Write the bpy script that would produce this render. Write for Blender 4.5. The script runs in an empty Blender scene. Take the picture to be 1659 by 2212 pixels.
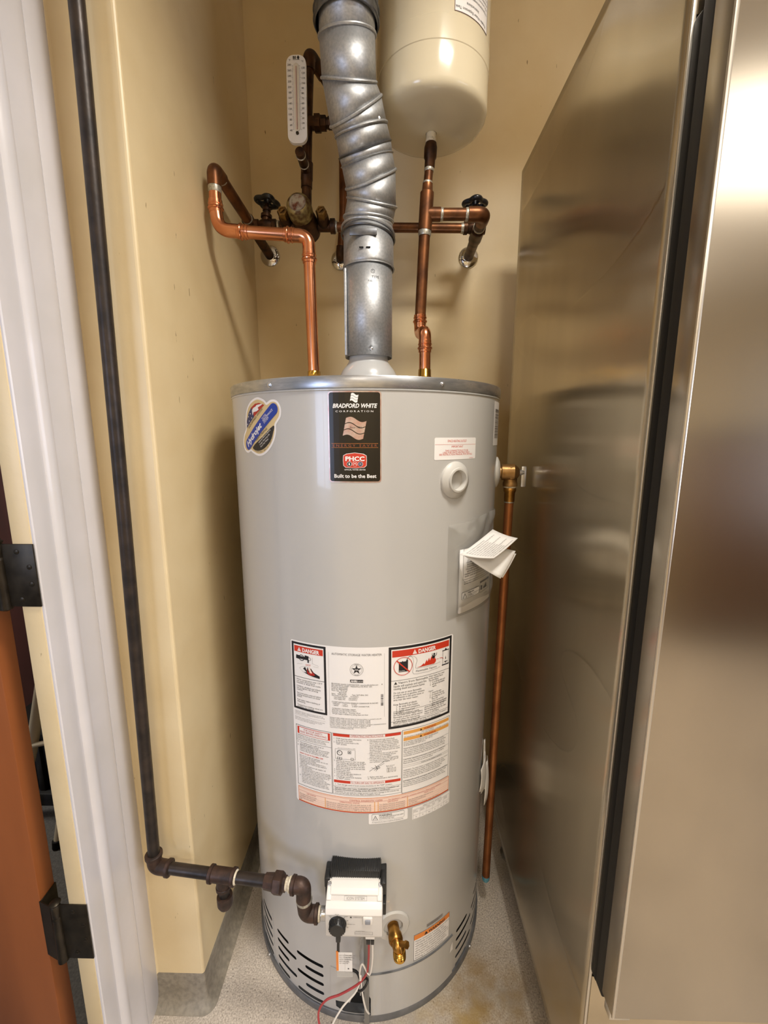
import bpy, bmesh, math, random
from mathutils import Vector, Matrix, geometry
random.seed(7)
SC = bpy.context.scene
COL = SC.collection
PI = math.pi

# ------------------------------------------------------------------ camera
cam_d = bpy.data.cameras.new('camera'); cam = bpy.data.objects.new('camera', cam_d); COL.objects.link(cam)
cam_d.sensor_fit = 'VERTICAL'; cam_d.sensor_height = 36.0; cam_d.lens = 15.10
cam_d.clip_start = 0.01
_p, _y, _r = 0.1779, -0.0212, 0.0007
_f = Vector((math.sin(_y)*math.cos(_p), math.cos(_y)*math.cos(_p), -math.sin(_p)))
_x = Vector((math.cos(_y), -math.sin(_y), 0)); _u = _x.cross(_f)
_x2 = _x*math.cos(_r) + _u*math.sin(_r); _u2 = -_x*math.sin(_r) + _u*math.cos(_r)
cam.matrix_world = Matrix(((_x2.x, _u2.x, -_f.x, 0.0678), (_x2.y, _u2.y, -_f.y, -1.1421), (_x2.z, _u2.z, -_f.z, 1.4089), (0, 0, 0, 1)))
SC.camera = cam

# ------------------------------------------------------------------ world, lights, exposure
W = bpy.data.worlds.new('world'); SC.world = W; W.use_nodes = True
W.node_tree.nodes['Background'].inputs[0].default_value = (1.0, 0.93, 0.82, 1)
W.node_tree.nodes['Background'].inputs[1].default_value = 0.05
SC.view_settings.view_transform = 'Standard'; SC.view_settings.look = 'None'
SC.view_settings.gamma = 1.0; SC.view_settings.use_curve_mapping = False
SC.view_settings.exposure = 0.08

def area_light(name, loc, rot, sx, sy, power, col):
    d = bpy.data.lights.new(name, 'AREA'); d.shape = 'RECTANGLE'; d.size = sx; d.size_y = sy
    d.energy = power; d.color = col
    o = bpy.data.objects.new(name, d); COL.objects.link(o); o.location = loc; o.rotation_euler = rot
    return o
H = 2.75      # ceiling height
WARM = (1.0, 0.945, 0.865)
COOL = (0.72, 0.80, 1.0)
LAMPS = [(0.47, -0.80, 0.34, 0.26, 21), (1.32, -1.95, 1.20, 0.60, 21), (0.1, -2.9, 1.10, 0.30, 30), (-1.9, 0.0, 0.30, 0.30, 14)]   # ceiling lamps; the last is added to brighten the next room
for lx, ly, sx, sy, pw in LAMPS:
    area_light('ceiling_lamp_light', (lx, ly, H-0.06), (0, 0, 0), sx, sy, pw, WARM).data.spread = math.radians(142)   # narrowed spread keeps the upper walls dim
# daylight from the window of the neighbouring room, coming through the doorway on the left
area_light('window_daylight', (-2.0, -3.55, 1.5), (PI/2, 0, 0), 1.1, 1.3, 45, (0.55, 0.68, 1.0))
# daylight from the window at the right-hand end of the room
area_light('window_daylight', (2.95, -2.1, 1.55), (0, PI/2, 0), 1.3, 1.5, 38, COOL)

# ------------------------------------------------------------------ materials
def lin(h):
    v = [int(h[i:i+2], 16)/255 for i in (0, 2, 4)]
    return tuple(((c/12.92) if c <= 0.04045 else ((c+0.055)/1.055)**2.4) for c in v) + (1,)
MATS = {}
def mat(name, col, rough=0.5, metal=0.0, col2=None, nscale=20.0, lo=0.35, hi=0.65, bump=0.0, bscale=60.0, coat=0.0,
        aniso=0.0, rvar=0.0, stretch=(1, 1, 1), alpha=1.0, trans=0.0, emit=0.0, detail=4.0, spec=0.5, world=False, arot=0.0):
    if name in MATS: return MATS[name]
    m = bpy.data.materials.new(name); m.use_nodes = True; MATS[name] = m
    nt = m.node_tree; b = nt.nodes['Principled BSDF']; L = nt.links
    b.inputs['Base Color'].default_value = lin(col); b.inputs['Roughness'].default_value = rough
    b.inputs['Metallic'].default_value = metal; b.inputs['Coat Weight'].default_value = coat
    b.inputs['Anisotropic'].default_value = aniso; b.inputs['Anisotropic Rotation'].default_value = arot; b.inputs['Alpha'].default_value = alpha
    b.inputs['Transmission Weight'].default_value = trans; b.inputs['Specular IOR Level'].default_value = spec
    if emit:
        b.inputs['Emission Color'].default_value = lin(col); b.inputs['Emission Strength'].default_value = emit
    if col2 or bump or rvar:
        if world:
            tc = nt.nodes.new('ShaderNodeNewGeometry'); out = tc.outputs['Position']
        else:
            tc = nt.nodes.new('ShaderNodeTexCoord'); out = tc.outputs['Object']
        mp = nt.nodes.new('ShaderNodeMapping'); mp.inputs['Scale'].default_value = stretch
        L.new(out, mp.inputs['Vector'])
        n = nt.nodes.new('ShaderNodeTexNoise'); n.inputs['Scale'].default_value = nscale; n.inputs['Detail'].default_value = detail
        L.new(mp.outputs['Vector'], n.inputs['Vector'])
        if col2:
            r = nt.nodes.new('ShaderNodeValToRGB'); r.color_ramp.elements[0].position = lo; r.color_ramp.elements[1].position = hi
            r.color_ramp.elements[0].color = lin(col); r.color_ramp.elements[1].color = lin(col2)
            L.new(n.outputs['Fac'], r.inputs['Fac']); L.new(r.outputs['Color'], b.inputs['Base Color'])
        if rvar:
            mr = nt.nodes.new('ShaderNodeMapRange'); mr.inputs['To Min'].default_value = max(0.02, rough-rvar); mr.inputs['To Max'].default_value = rough+rvar
            L.new(n.outputs['Fac'], mr.inputs['Value']); L.new(mr.outputs['Result'], b.inputs['Roughness'])
        if bump:
            n2 = nt.nodes.new('ShaderNodeTexNoise'); n2.inputs['Scale'].default_value = bscale; n2.inputs['Detail'].default_value = 3
            L.new(mp.outputs['Vector'], n2.inputs['Vector'])
            bp = nt.nodes.new('ShaderNodeBump'); bp.inputs['Strength'].default_value = bump; bp.inputs['Distance'].default_value = 0.002
            L.new(n2.outputs['Fac'], bp.inputs['Height']); L.new(bp.outputs['Normal'], b.inputs['Normal'])
    return m

def mix_layer(m, ramp_col, nscale, lo, hi, stretch=(1, 1, 1), detail=5.0, offset=(0, 0, 0), mask=None):
    """a further noise-masked colour (dirt, stain) over a material's base colour"""
    nt = m.node_tree; L = nt.links; b = nt.nodes['Principled BSDF']; bc = b.inputs['Base Color']
    g = nt.nodes.new('ShaderNodeNewGeometry'); mp = nt.nodes.new('ShaderNodeMapping')
    mp.inputs['Scale'].default_value = stretch; mp.inputs['Location'].default_value = offset
    L.new(g.outputs['Position'], mp.inputs['Vector'])
    n = nt.nodes.new('ShaderNodeTexNoise'); n.inputs['Scale'].default_value = nscale; n.inputs['Detail'].default_value = detail
    L.new(mp.outputs['Vector'], n.inputs['Vector'])
    r = nt.nodes.new('ShaderNodeValToRGB'); r.color_ramp.elements[0].position = lo; r.color_ramp.elements[1].position = hi
    L.new(n.outputs['Fac'], r.inputs['Fac']); fac = r.outputs['Color']
    if mask:                                            # (centre, radius): the stain lies around this spot
        c, rad, amp = mask
        vm = nt.nodes.new('ShaderNodeVectorMath'); vm.operation = 'DISTANCE'; vm.inputs[1].default_value = c
        L.new(g.outputs['Position'], vm.inputs[0])
        mr = nt.nodes.new('ShaderNodeMapRange'); mr.inputs['From Min'].default_value = rad; mr.inputs['From Max'].default_value = rad*0.35
        mr.inputs['To Max'].default_value = amp
        L.new(vm.outputs['Value'], mr.inputs['Value'])
        mu = nt.nodes.new('ShaderNodeMath'); mu.operation = 'MULTIPLY'
        L.new(mr.outputs['Result'], mu.inputs[0]); L.new(fac, mu.inputs[1]); fac = mu.outputs[0]
    mx = nt.nodes.new('ShaderNodeMix'); mx.data_type = 'RGBA'
    L.new(fac, mx.inputs['Factor'])
    if bc.is_linked: L.new(bc.links[0].from_socket, mx.inputs['A'])
    else: mx.inputs['A'].default_value = bc.default_value
    mx.inputs['B'].default_value = lin(ramp_col)
    L.new(mx.outputs['Result'], bc)
    return m

wall_m = mat('cream_paint', 'DEC99E', 0.42, col2='D7C093', nscale=6, bump=0.12, bscale=90, world=True)
mix_layer(wall_m, '8A744E', 90, 0.735, 0.76, stretch=(1, 1, 0.22))
trim_m = mat('glossy_trim_paint', 'D4D0D1', 0.3, col2='CECAC9', nscale=8, bump=0.05, bscale=60, world=True, coat=0.2)
mix_layer(trim_m, '6E655A', 70, 0.765, 0.78, stretch=(1, 1, 0.35), offset=(3, 1, 2))
ceil_m = mat('ceiling_paint', 'E6DDCB', 0.8, col2='E0D6C2', nscale=40)
room_m = mat('room_wall_paint', 'D8C7A4', 0.6, col2='D2C09B', nscale=5)
floor_m = mat('speckled_floor', 'A3978A', 0.55, col2='DACEBD', nscale=260, lo=0.34, hi=0.66, bump=0.2, bscale=300, world=True, detail=6)
mix_layer(floor_m, '4E453A', 190, 0.64, 0.70, offset=(2, 5, 0))
mix_layer(floor_m, '958A7B', 5, 0.45, 0.75, offset=(7, 1, 0))
mix_layer(floor_m, '8A6A2A', 16, 0.36, 0.62, mask=((0.31, -0.30, 0), 0.17, 0.75), offset=(1, 1, 0))
mix_layer(floor_m, 'A88C48', 20, 0.40, 0.66, mask=((0.24, -0.42, 0), 0.2, 0.7), offset=(4, 2, 0))
cove_m = mat('cove_base_coat', '7A7264', 0.6, col2='8E8575', nscale=90, bump=0.3, bscale=140, world=True)
carpet_m = mat('grey_room_floor', '6E6C68', 0.9, col2='5C5A57', nscale=160, bump=0.3, bscale=200, world=True)

jacket_m = mat('grey_enamel', 'BAB8B4', 0.24, coat=0.3, bump=0.02, bscale=14)
jacket2_m = mat('grey_enamel_flue', 'B4B4B2', 0.25, coat=0.4)
lid_m = mat('galvanised_band', 'B9BABC', 0.3, metal=0.85, col2='9FA1A5', nscale=30, stretch=(1, 1, 5), rvar=0.08)
vent_m = mat('galvanised_steel', 'BABBBC', 0.5, metal=0.85, col2='A0A2A4', nscale=190, lo=0.3, hi=0.7, rvar=0.10, bump=0.03, bscale=25)
vent2_m = mat('galvanised_dark', '77787A', 0.4, metal=0.9, col2='5E5F62', nscale=60)
ring_m = mat('base_ring_steel', '7E7F80', 0.45, metal=0.5, col2='6C6D6F', nscale=30)
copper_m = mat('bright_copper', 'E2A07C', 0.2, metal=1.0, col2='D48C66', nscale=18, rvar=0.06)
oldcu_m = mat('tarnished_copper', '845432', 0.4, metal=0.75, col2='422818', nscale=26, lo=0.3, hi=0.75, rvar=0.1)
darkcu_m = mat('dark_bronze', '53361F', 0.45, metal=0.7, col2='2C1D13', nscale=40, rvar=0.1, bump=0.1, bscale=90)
dropcu_m = mat('discharge_copper', 'A3683C', 0.36, metal=0.7, col2='87502C', nscale=14, rvar=0.08)
solder_m = mat('solder', 'C9C4B6', 0.4, metal=0.7, col2='9C978A', nscale=200)
brass_m = mat('brass', 'B98A45', 0.3, metal=0.95, col2='94692F', nscale=40, rvar=0.08)
relief_m = mat('cast_brass', 'A07C4C', 0.4, metal=0.8, col2='83633A', nscale=60)
plug_m = mat('dull_brass', '94743F', 0.38, metal=0.8, col2='5E4526', nscale=60)
goldbrass_m = mat('bright_brass', 'CDA14C', 0.2, metal=1.0)
oldbrass_m = mat('corroded_brass', '9C8C5A', 0.5, metal=0.5, col2='5A3F22', nscale=60, lo=0.4, hi=0.6, bump=0.4, bscale=200)
capface_m = mat('corroded_dial', 'A89E8A', 0.55, metal=0.3, col2='6E3A22', nscale=45, lo=0.47, hi=0.62)
iron_m = mat('black_iron', '3A3029', 0.42, metal=0.35, col2='231D19', nscale=30, rvar=0.12, bump=0.15, bscale=120)
rust_m = mat('rusty_malleable_iron', '4A352A', 0.5, metal=0.35, col2='2D211B', nscale=45, rvar=0.12, bump=0.35, bscale=110)
tape_m = mat('thread_sealant', 'DDD3BE', 0.7, col2='B9AC90', nscale=200)
chrome_m = mat('chrome', 'D8D8D8', 0.08, metal=1.0)
zinc_m = mat('zinc_screw', 'C6C8CC', 0.25, metal=0.9)
tank_m = mat('cream_enamel', 'D6CAAD', 0.16)
steel_m = mat('brushed_stainless', 'C2B69F', 0.23, metal=1.0, aniso=0.8, arot=0.0, col2='B6AA94', nscale=7, rvar=0.04, stretch=(1, 1, 0.3), bump=0.08, bscale=2.5)
steelf_m = mat('brushed_stainless_door', 'ADA393', 0.24, metal=1.0, aniso=0.7, arot=0.0, col2='A39A8C', nscale=5, rvar=0.05, stretch=(1, 1, 0.4), bump=0.04, bscale=3)
steele_m = mat('stainless_edge', 'C9C2B6', 0.3, metal=0.9)
rubber_m = mat('black_rubber', '0D0B09', 0.6, spec=0.2)
rubber2_m = mat('grey_black_vinyl', '1A1714', 0.6, spec=0.25)
black_m = mat('black_plastic', '161616', 0.38, col2='202020', nscale=80)
bluehandle_m = mat('dark_blue_handle', '10141C', 0.3, coat=0.3)
whiteplastic_m = mat('white_plastic', 'E4DFD8', 0.35)
greyplastic_m = mat('pale_grey_plastic', 'D0CBC4', 0.45)
ringplastic_m = mat('grey_plastic_ring', 'C2BFB8', 0.4)
darkcav_m = mat('dark_cavity', '0E0D0C', 0.8)
paper_m = mat('white_paper', 'E9E6E2', 0.6, col2='E2DFDA', nscale=10)
label_m = mat('label_vinyl', 'EFECE9', 0.35, coat=0.1)
clearfilm_m = bpy.data.materials.new('clear_film'); clearfilm_m.use_nodes = True
_n = clearfilm_m.node_tree.nodes; _l = clearfilm_m.node_tree.links; _n.remove(_n['Principled BSDF'])
_t = _n.new('ShaderNodeBsdfTransparent'); _t.inputs[0].default_value = (0.99, 0.99, 0.98, 1); _g = _n.new('ShaderNodeBsdfGlossy'); _g.inputs['Roughness'].default_value = 0.12
_w = _n.new('ShaderNodeLayerWeight'); _w.inputs['Blend'].default_value = 0.22; _m = _n.new('ShaderNodeMath'); _m.operation = 'MULTIPLY_ADD'; _m.inputs[1].default_value = 0.55; _m.inputs[2].default_value = 0.05
_x = _n.new('ShaderNodeMixShader'); _l.new(_w.outputs['Fresnel'], _m.inputs[0]); _l.new(_m.outputs[0], _x.inputs[0]); _l.new(_t.outputs[0], _x.inputs[1]); _l.new(_g.outputs[0], _x.inputs[2]); _d = _n.new('ShaderNodeBsdfDiffuse'); _d.inputs[0].default_value = (0.9, 0.9, 0.88, 1); _x2 = _n.new('ShaderNodeMixShader'); _x2.inputs[0].default_value = 0.13
_l.new(_x.outputs[0], _x2.inputs[1]); _l.new(_d.outputs[0], _x2.inputs[2]); _l.new(_x2.outputs[0], _n['Material Output'].inputs[0])
wood_m = mat('orange_stained_wood', '96552A', 0.38, col2='7A421E', nscale=7, stretch=(1, 1, 0.12), coat=0.2, detail=8, world=True)
darkwood_m = mat('dark_stained_wood', '54281A', 0.45, col2='3E1B0E', nscale=9, stretch=(1, 1, 0.2), world=True)
hinge_m = mat('blackened_bronze', '2B251C', 0.4, metal=0.7, col2='3E362A', nscale=40, rvar=0.1)
ivory_m = mat('ivory_tube_paint', 'D9CDB4', 0.35)
crate_m = mat('black_crate_plastic', '1B1A19', 0.5, col2='2A2826', nscale=30)
wirered_m = mat('red_wire_sleeve', 'A63A3C', 0.45)
wirewhite_m = mat('white_wire_sleeve', 'E6E0D6', 0.45)
wireblack_m = mat('black_wire_sleeve', '1A1919', 0.45)
blue_m = mat('blue_oxide', '6CA9BE', 0.6, col2='4E8FA8', nscale=200)
ink = lambda n, c, r=0.45, **k: mat('ink_'+n, c, r, **k)
k_black = ink('black', '1C1A1C'); k_grey = ink('grey', '5A5656'); k_red = ink('red', 'C9371F'); k_dred = ink('deep_red', 'B02A22')
k_orange = ink('orange', 'E3873A'); k_white = ink('white', 'F0ECE8'); k_peach = ink('peach', 'F2D6C4'); k_blue = ink('blue', '1D3C9A')
k_navy = ink('navy', '27305F'); k_tan = ink('tan', 'D6BE8C'); k_silver = ink('silver_foil', 'C9BBB4', 0.3, metal=0.7, col2='C09C94', nscale=90)
k_gloss = ink('gloss_black', '14110F', 0.18); k_copperink = ink('copper_foil', '9C5A45', 0.35, metal=0.6); k_mid = ink('mid_grey', '8A8683')
k_amber = ink('amber', 'E2A24E')

# ------------------------------------------------------------------ mesh helpers
def frame_of(d):
    d = Vector(d).normalized()
    a = Vector((0, 0, 1)) if abs(d.z) < 0.9 else Vector((1, 0, 0))
    x = a.cross(d).normalized(); return x, d.cross(x).normalized(), d

class MB:
    def __init__(s): s.v = []; s.f = []; s.m = []
    def add(s, v, f, mi=0):
        o = len(s.v); s.v += [Vector(p) for p in v]; s.f += [tuple(i+o for i in q) for q in f]; s.m += [mi]*len(f); return s
    def bm(s, b, M=None, mi=0):
        b.verts.index_update()
        s.add([(M @ v.co) if M else v.co.copy() for v in b.verts], [tuple(v.index for v in q.verts) for q in b.faces], mi); b.free(); return s
    def box(s, a, b, bev=0.0, mi=0, seg=2, M=None):
        m = bmesh.new(); bmesh.ops.create_cube(m, size=1.0)
        c = [(a[i]+b[i])/2 for i in range(3)]; d = [abs(b[i]-a[i]) for i in range(3)]
        for v in m.verts: v.co = Vector((c[0]+v.co.x*d[0], c[1]+v.co.y*d[1], c[2]+v.co.z*d[2]))
        if bev > 0: bmesh.ops.bevel(m, geom=list(m.edges), offset=min(bev, min(d)*0.45), segments=seg, affect='EDGES', profile=0.5)
        return s.bm(m, M, mi)
    def ring(s, rings, close=True, cap0=False, cap1=False, mi=0):
        n = len(rings[0]); v = [p for r in rings for p in r]; f = []
        for i in range(len(rings)-1):
            for j in range(n if close else n-1):
                k = (j+1) % n
                f.append((i*n+j, i*n+k, (i+1)*n+k, (i+1)*n+j))
        if cap0: f.append(tuple(reversed(range(n))))
        if cap1: f.append(tuple((len(rings)-1)*n+j for j in range(n)))
        return s.add(v, f, mi)
    def lathe(s, p, d, prof, n=28, mi=0, cap0=True, cap1=True, hexa=False):
        x, y, z = frame_of(d); p = Vector(p); R = []
        for t, r in prof:
            R.append([p + z*t + (x*math.cos(2*PI*k/n) + y*math.sin(2*PI*k/n))*max(r, 1e-5) for k in range(n)])
        return s.ring(R, True, cap0, cap1, mi)
    def tube(s, pts, r, n=20, mi=0, caps=True):
        pts = [Vector(p) for p in pts]; m = len(pts)
        rr = r if isinstance(r, (list, tuple)) else [r]*m
        T = [((pts[min(i+1, m-1)]-pts[max(i-1, 0)])).normalized() for i in range(m)]
        x, y, _ = frame_of(T[0]); R = []
        for i in range(m):
            if i:
                q = T[i-1].rotation_difference(T[i]); x = q @ x
                x = (x - T[i]*x.dot(T[i])).normalized()
            yy = T[i].cross(x)
            R.append([pts[i] + (x*math.cos(2*PI*k/n) + yy*math.sin(2*PI*k/n))*rr[i] for k in range(n)])
        return s.ring(R, True, caps, caps, mi)
    def prism(s, poly, M, h, bev=0.0, mi=0, seg=2):
        """polygon in local xy extruded 0..h along local z, placed by matrix M"""
        m = bmesh.new(); vs = [m.verts.new((p[0], p[1], 0)) for p in poly]; f = m.faces.new(vs)
        if f.normal.z > 0: f.normal_flip()
        e = bmesh.ops.extrude_face_region(m, geom=[f]); 
        for v in e['geom']:
            if isinstance(v, bmesh.types.BMVert): v.co.z += h
        bmesh.ops.recalc_face_normals(m, faces=m.faces)
        if bev > 0: bmesh.ops.bevel(m, geom=list(m.edges), offset=bev, segments=seg, affect='EDGES', profile=0.5)
        return s.bm(m, M, mi)
    def build(s, name, mats, parent=None, angle=40, smooth=True, fixn=True):
        if not isinstance(mats, (list, tuple)): mats = [mats]
        lo = [min(v[i] for v in s.v) for i in range(3)]; hi = [max(v[i] for v in s.v) for i in range(3)]
        c = Vector([(lo[i]+hi[i])/2 for i in range(3)])
        me = bpy.data.meshes.new(name); me.from_pydata([tuple(v-c) for v in s.v], [], s.f)
        for m in mats: me.materials.append(m)
        me.polygons.foreach_set('material_index', s.m)
        if fixn:
            b = bmesh.new(); b.from_mesh(me); bmesh.ops.recalc_face_normals(b, faces=b.faces); b.to_mesh(me); b.free()
        if smooth:
            me.polygons.foreach_set('use_smooth', [True]*len(me.polygons)); me.set_sharp_from_angle(angle=math.radians(angle))
        me.update()
        o = bpy.data.objects.new(name, me); COL.objects.link(o)
        if parent:
            o.parent = parent; o.location = c - world_loc(parent)
        else: o.location = c
        return o
def world_loc(o):
    l = Vector(o.location); p = o.parent
    while p: l += Vector(p.location); p = p.parent
    return l
def tag(o, label=None, cat=None, group=None, kind=None):
    if label: o['label'] = label
    if cat: o['category'] = cat
    if group: o['group'] = group
    if kind: o['kind'] = kind
    return o
def thing(name, loc, label, cat, group=None):
    o = bpy.data.objects.new(name, None); COL.objects.link(o); o.location = loc; o.empty_display_size = 0.05
    return tag(o, label, cat, group)
def struct(name, mb, m, **k):
    return tag(mb.build(name, m, **k), kind='structure')
def fillet(pts, rad, n=8):
    """polyline with its corners rounded"""
    P = [Vector(p) for p in pts]; out = [P[0]]
    for i in range(1, len(P)-1):
        a, b, c = P[i-1], P[i], P[i+1]; d1 = (a-b).normalized(); d2 = (c-b).normalized()
        ang = d1.angle(d2)
        if ang > PI-0.02: out.append(b); continue
        t = min(rad/math.tan(ang/2), (a-b).length*0.49, (c-b).length*0.49)
        p0 = b+d1*t; p1 = b+d2*t
        for k in range(n+1):
            u = k/n; out.append(p0*(1-u)**2 + b*2*u*(1-u) + p1*u**2)
    out.append(P[-1]); return out

# ------------------------------------------------------------------ printed labels
R = 0.33
def U(deg): return R*math.radians(deg)
def cyl_map(u, v, o=0.0, r=R):
    t = u/R; return Vector(((r+o)*math.sin(t), -(r+o)*math.cos(t), v))
def text_geo(s, size, align='LEFT', bold=0.0, shear=0.0, space=1.0, lead=1.0, res=2, sx=1.0):
    cu = bpy.data.curves.new('t', 'FONT'); cu.body = s; cu.size = size; cu.align_x = align; cu.offset = bold*size
    cu.shear = shear; cu.space_character = space; cu.space_line = lead; cu.resolution_u = res; cu.fill_mode = 'FRONT'
    ob = bpy.data.objects.new('t', cu); me = bpy.data.meshes.new_from_object(ob)
    v = [(p.co.x*sx, p.co.y) for p in me.vertices]; f = [tuple(p.vertices) for p in me.polygons]
    bpy.data.objects.remove(ob); bpy.data.curves.remove(cu); bpy.data.meshes.remove(me)
    return v, f
def arc_pts(cx, cy, r, a0=0, a1=360, n=28, ry=None):
    return [(cx+r*math.cos(math.radians(a0+(a1-a0)*k/n)), cy+(ry or r)*math.sin(math.radians(a0+(a1-a0)*k/n))) for k in range(n+1)]
class Print:
    """flat print collected in (u, v) metres and laid on a surface by a mapping function"""
    def __init__(s, fmap, step=0.011, base=0.0004): s.fm = fmap; s.step = step; s.mb = MB(); s.mats = []; s.base = base
    def mi(s, m):
        if m not in s.mats: s.mats.append(m)
        return s.mats.index(m)
    def put(s, v, f, m, lay):
        b = bmesh.new(); vs = [b.verts.new((p[0], p[1], 0)) for p in v]
        for q in f:
            try: b.faces.new([vs[i] for i in q])
            except ValueError: pass
        u0 = min(p[0] for p in v); u1 = max(p[0] for p in v)
        if u1-u0 > s.step*1.3:
            k = math.floor(u0/s.step)+1
            while k*s.step < u1:
                bmesh.ops.bisect_plane(b, geom=list(b.verts)+list(b.edges)+list(b.faces), plane_co=(k*s.step, 0, 0), plane_no=(1, 0, 0)); k += 1
        b.verts.index_update()
        s.mb.add([s.fm(p.co.x, p.co.y, s.base+0.00022*lay) for p in b.verts], [tuple(x.index for x in q.verts) for q in b.faces], s.mi(m)); b.free()
    def rect(s, u0, v0, u1, v1, m, lay=1): s.put([(u0, v0), (u1, v0), (u1, v1), (u0, v1)], [(0, 1, 2, 3)], m, lay)
    def poly(s, pts, m, lay=1, holes=()):
        loops = [[Vector((p[0], p[1], 0)) for p in L] for L in [pts]+list(holes)]
        s.put([(p.x, p.y) for L in loops for p in L], [tuple(t) for t in geometry.tessellate_polygon(loops)], m, lay)
    def frame(s, u0, v0, u1, v1, w, m, lay=1):
        s.rect(u0, v0, u1, v0+w, m, lay); s.rect(u0, v1-w, u1, v1, m, lay); s.rect(u0, v0+w, u0+w, v1-w, m, lay); s.rect(u1-w, v0+w, u1, v1-w, m, lay)
    def line(s, pts, w, m, lay=1):
        for a, b in zip(pts[:-1], pts[1:]):
            a = Vector(a); b = Vector(b); d = b-a
            if d.length < 1e-7: continue
            n = Vector((-d.y, d.x)).normalized()*w/2; e = d.normalized()*w*0.2
            q = [a-n-e, b-n+e, b+n+e, a+n-e]; s.put([(p.x, p.y) for p in q], [(0, 1, 2, 3)], m, lay)
    def disc(s, c, r, m, lay=1, ry=None, n=26): s.poly(arc_pts(c[0], c[1], r, 0, 360*(n-1)/n, n-1, ry), m, lay)
    def annulus(s, c, r, w, m, lay=1, n=30):
        o = arc_pts(c[0], c[1], r, n=n); i = arc_pts(c[0], c[1], r-w, n=n)
        s.put(o+i, [(k, k+1, n+1+k+1, n+1+k) for k in range(n)], m, lay)
    def text(s, t, u, v, size, m, lay=2, align='LEFT', rot=0.0, fit=None, **k):
        vv, f = text_geo(t, size, align, **k)
        if not vv: return
        if fit:
            w = max(p[0] for p in vv)-min(p[0] for p in vv); g = fit/w; vv = [(p[0]*g, p[1]) for p in vv]
        c, n = math.cos(rot), math.sin(rot)
        vv = [(u+p[0]*c-p[1]*n, v+p[0]*n+p[1]*c) for p in vv]
        s.put(vv, f, m, lay)
    def build(s, name, parent): return s.mb.build(name, s.mats, parent, smooth=False, fixn=False)
def rrect(u0, v0, u1, v1, r, n=5):
    P = []
    for cx, cy, a in ((u1-r, v1-r, 0), (u0+r, v1-r, 90), (u0+r, v0+r, 180), (u1-r, v0+r, 270)): P += arc_pts(cx, cy, r, a, a+90, n)
    return P
def sheet(name, parent, pts, m, fmap=cyl_map, lay=0):
    p = Print(fmap, base=0.0004); p.poly(pts, m, lay); return p.build(name, parent)

# ================================================================== THE SETTING
def wallbox(name, a, b, m): return struct(name, MB().box(a, b), m, smooth=False)
XL, YB, YE, XD, XO, YJ = -0.396, 0.405, -0.305, -0.516, -0.547, -0.478
wallbox('floor', (-0.552, -3.6, -0.05), (3.0, YB, 0.0), floor_m)
wallbox('floor', (-3.6, -3.6, -0.05), (-0.553, 1.5, -0.001), carpet_m)
wallbox('ceiling', (-3.6, -3.6, H), (3.0, 1.5, H+0.05), ceil_m)
wallbox('wall_back', (-0.396, YB, 0), (3.0, YB+0.1, H), wall_m)
wallbox('wall_right', (3.0, -3.6, 0), (3.1, YB, H), room_m)
wallbox('wall_front', (-3.6, -3.7, 0), (3.0, -3.6, H), room_m)
wallbox('wall_far', (-3.7, -3.6, 0), (-3.6, 1.5, H), room_m)
wallbox('wall_beyond', (-3.6, 1.5, 0), (-0.55, 1.6, H), room_m)
# partition: alcove wall, its return and the narrow strip beside the door casing
wl = MB().prism([(XL, YB+0.09), (XL, YE), (XD, YE), (XD, YJ), (XO, YJ), (XO, 1.5), (-0.45, 1.5)], Matrix.Translation((0, 0, 0)), H)
wl_o = wl.build('wall_left', wall_m, smooth=False); tag(wl_o, kind='structure')
bv = wl_o.modifiers.new('soft_corner', 'BEVEL'); bv.width = 0.006; bv.segments = 3; bv.limit_method = 'ANGLE'
wallbox('wall_doorside', (XO, -3.6, 0), (XD, -1.38, H), room_m)
wallbox('wall_doorhead', (XO, -1.38, 2.16), (XD, YJ, H), room_m)
# coved base along the alcove
def cove(name, path):
    """coved skirting swept along (point, outward normal) pairs"""
    prof = [(0, 0.092), (0.003, 0.092), (0.0045, 0.088), (0.005, 0.055), (0.007, 0.030), (0.012, 0.013), (0.020, 0.004), (0.030, 0.0008), (0.030, 0.0), (0, 0.0)]
    rings = [[Vector((p[0]+n[0]*d_, p[1]+n[1]*d_, z)) for d_, z in prof] for p, n in path]
    return struct(name, MB().ring(rings, True, True, True), cove_m, angle=50)
corner = [((XL-0.003, YE+0.003), (math.cos(a_), -math.sin(a_))) for a_ in [k*PI/12 for k in range(7)]]
cove('baseboard_left', [((XL-0.003, YB), (1, 0))]+corner+[((XD, YE+0.003), (0, -1))])
cove('baseboard_back', [((XL, YB), (0, -1)), ((3.0, YB), (0, -1))])
# moulded door casing on the strip of wall facing the room, and the jamb edge
cas = [(YJ-0.0005, 0.0), (YJ-0.0005, 0.003), (-0.4765, 0.0045), (-0.445, 0.0045), (-0.440, 0.0030), (-0.437, 0.0030), (-0.433, 0.0075), (-0.427, 0.0100), (-0.420, 0.0105), (-0.414, 0.0085), (-0.411, 0.0045), (-0.407, 0.0040), (-0.372, 0.0040), (-0.361, 0.0035), (-0.357, 0.0025), (-0.356, 0.0)]
rings = [[Vector((XD+d, y, z)) for y, d in cas] for z in (0.0, H)]
struct('trim_1', MB().ring(rings, True, True, True), trim_m, angle=30)
struct('trim_4', MB().box((XD-0.001, -0.3555, 0), (XD+0.0022, YE-0.0012, H), 0.001), trim_m)
struct('trim_2', MB().box((XO-0.001, YJ-0.002, 0), (XD, YJ+0.002, 2.16), 0.001), wall_m)
struct('trim_3', MB().box((XO-0.02, -1.40, 0), (XD+0.016, -1.365, 2.2), 0.004), trim_m)

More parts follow.
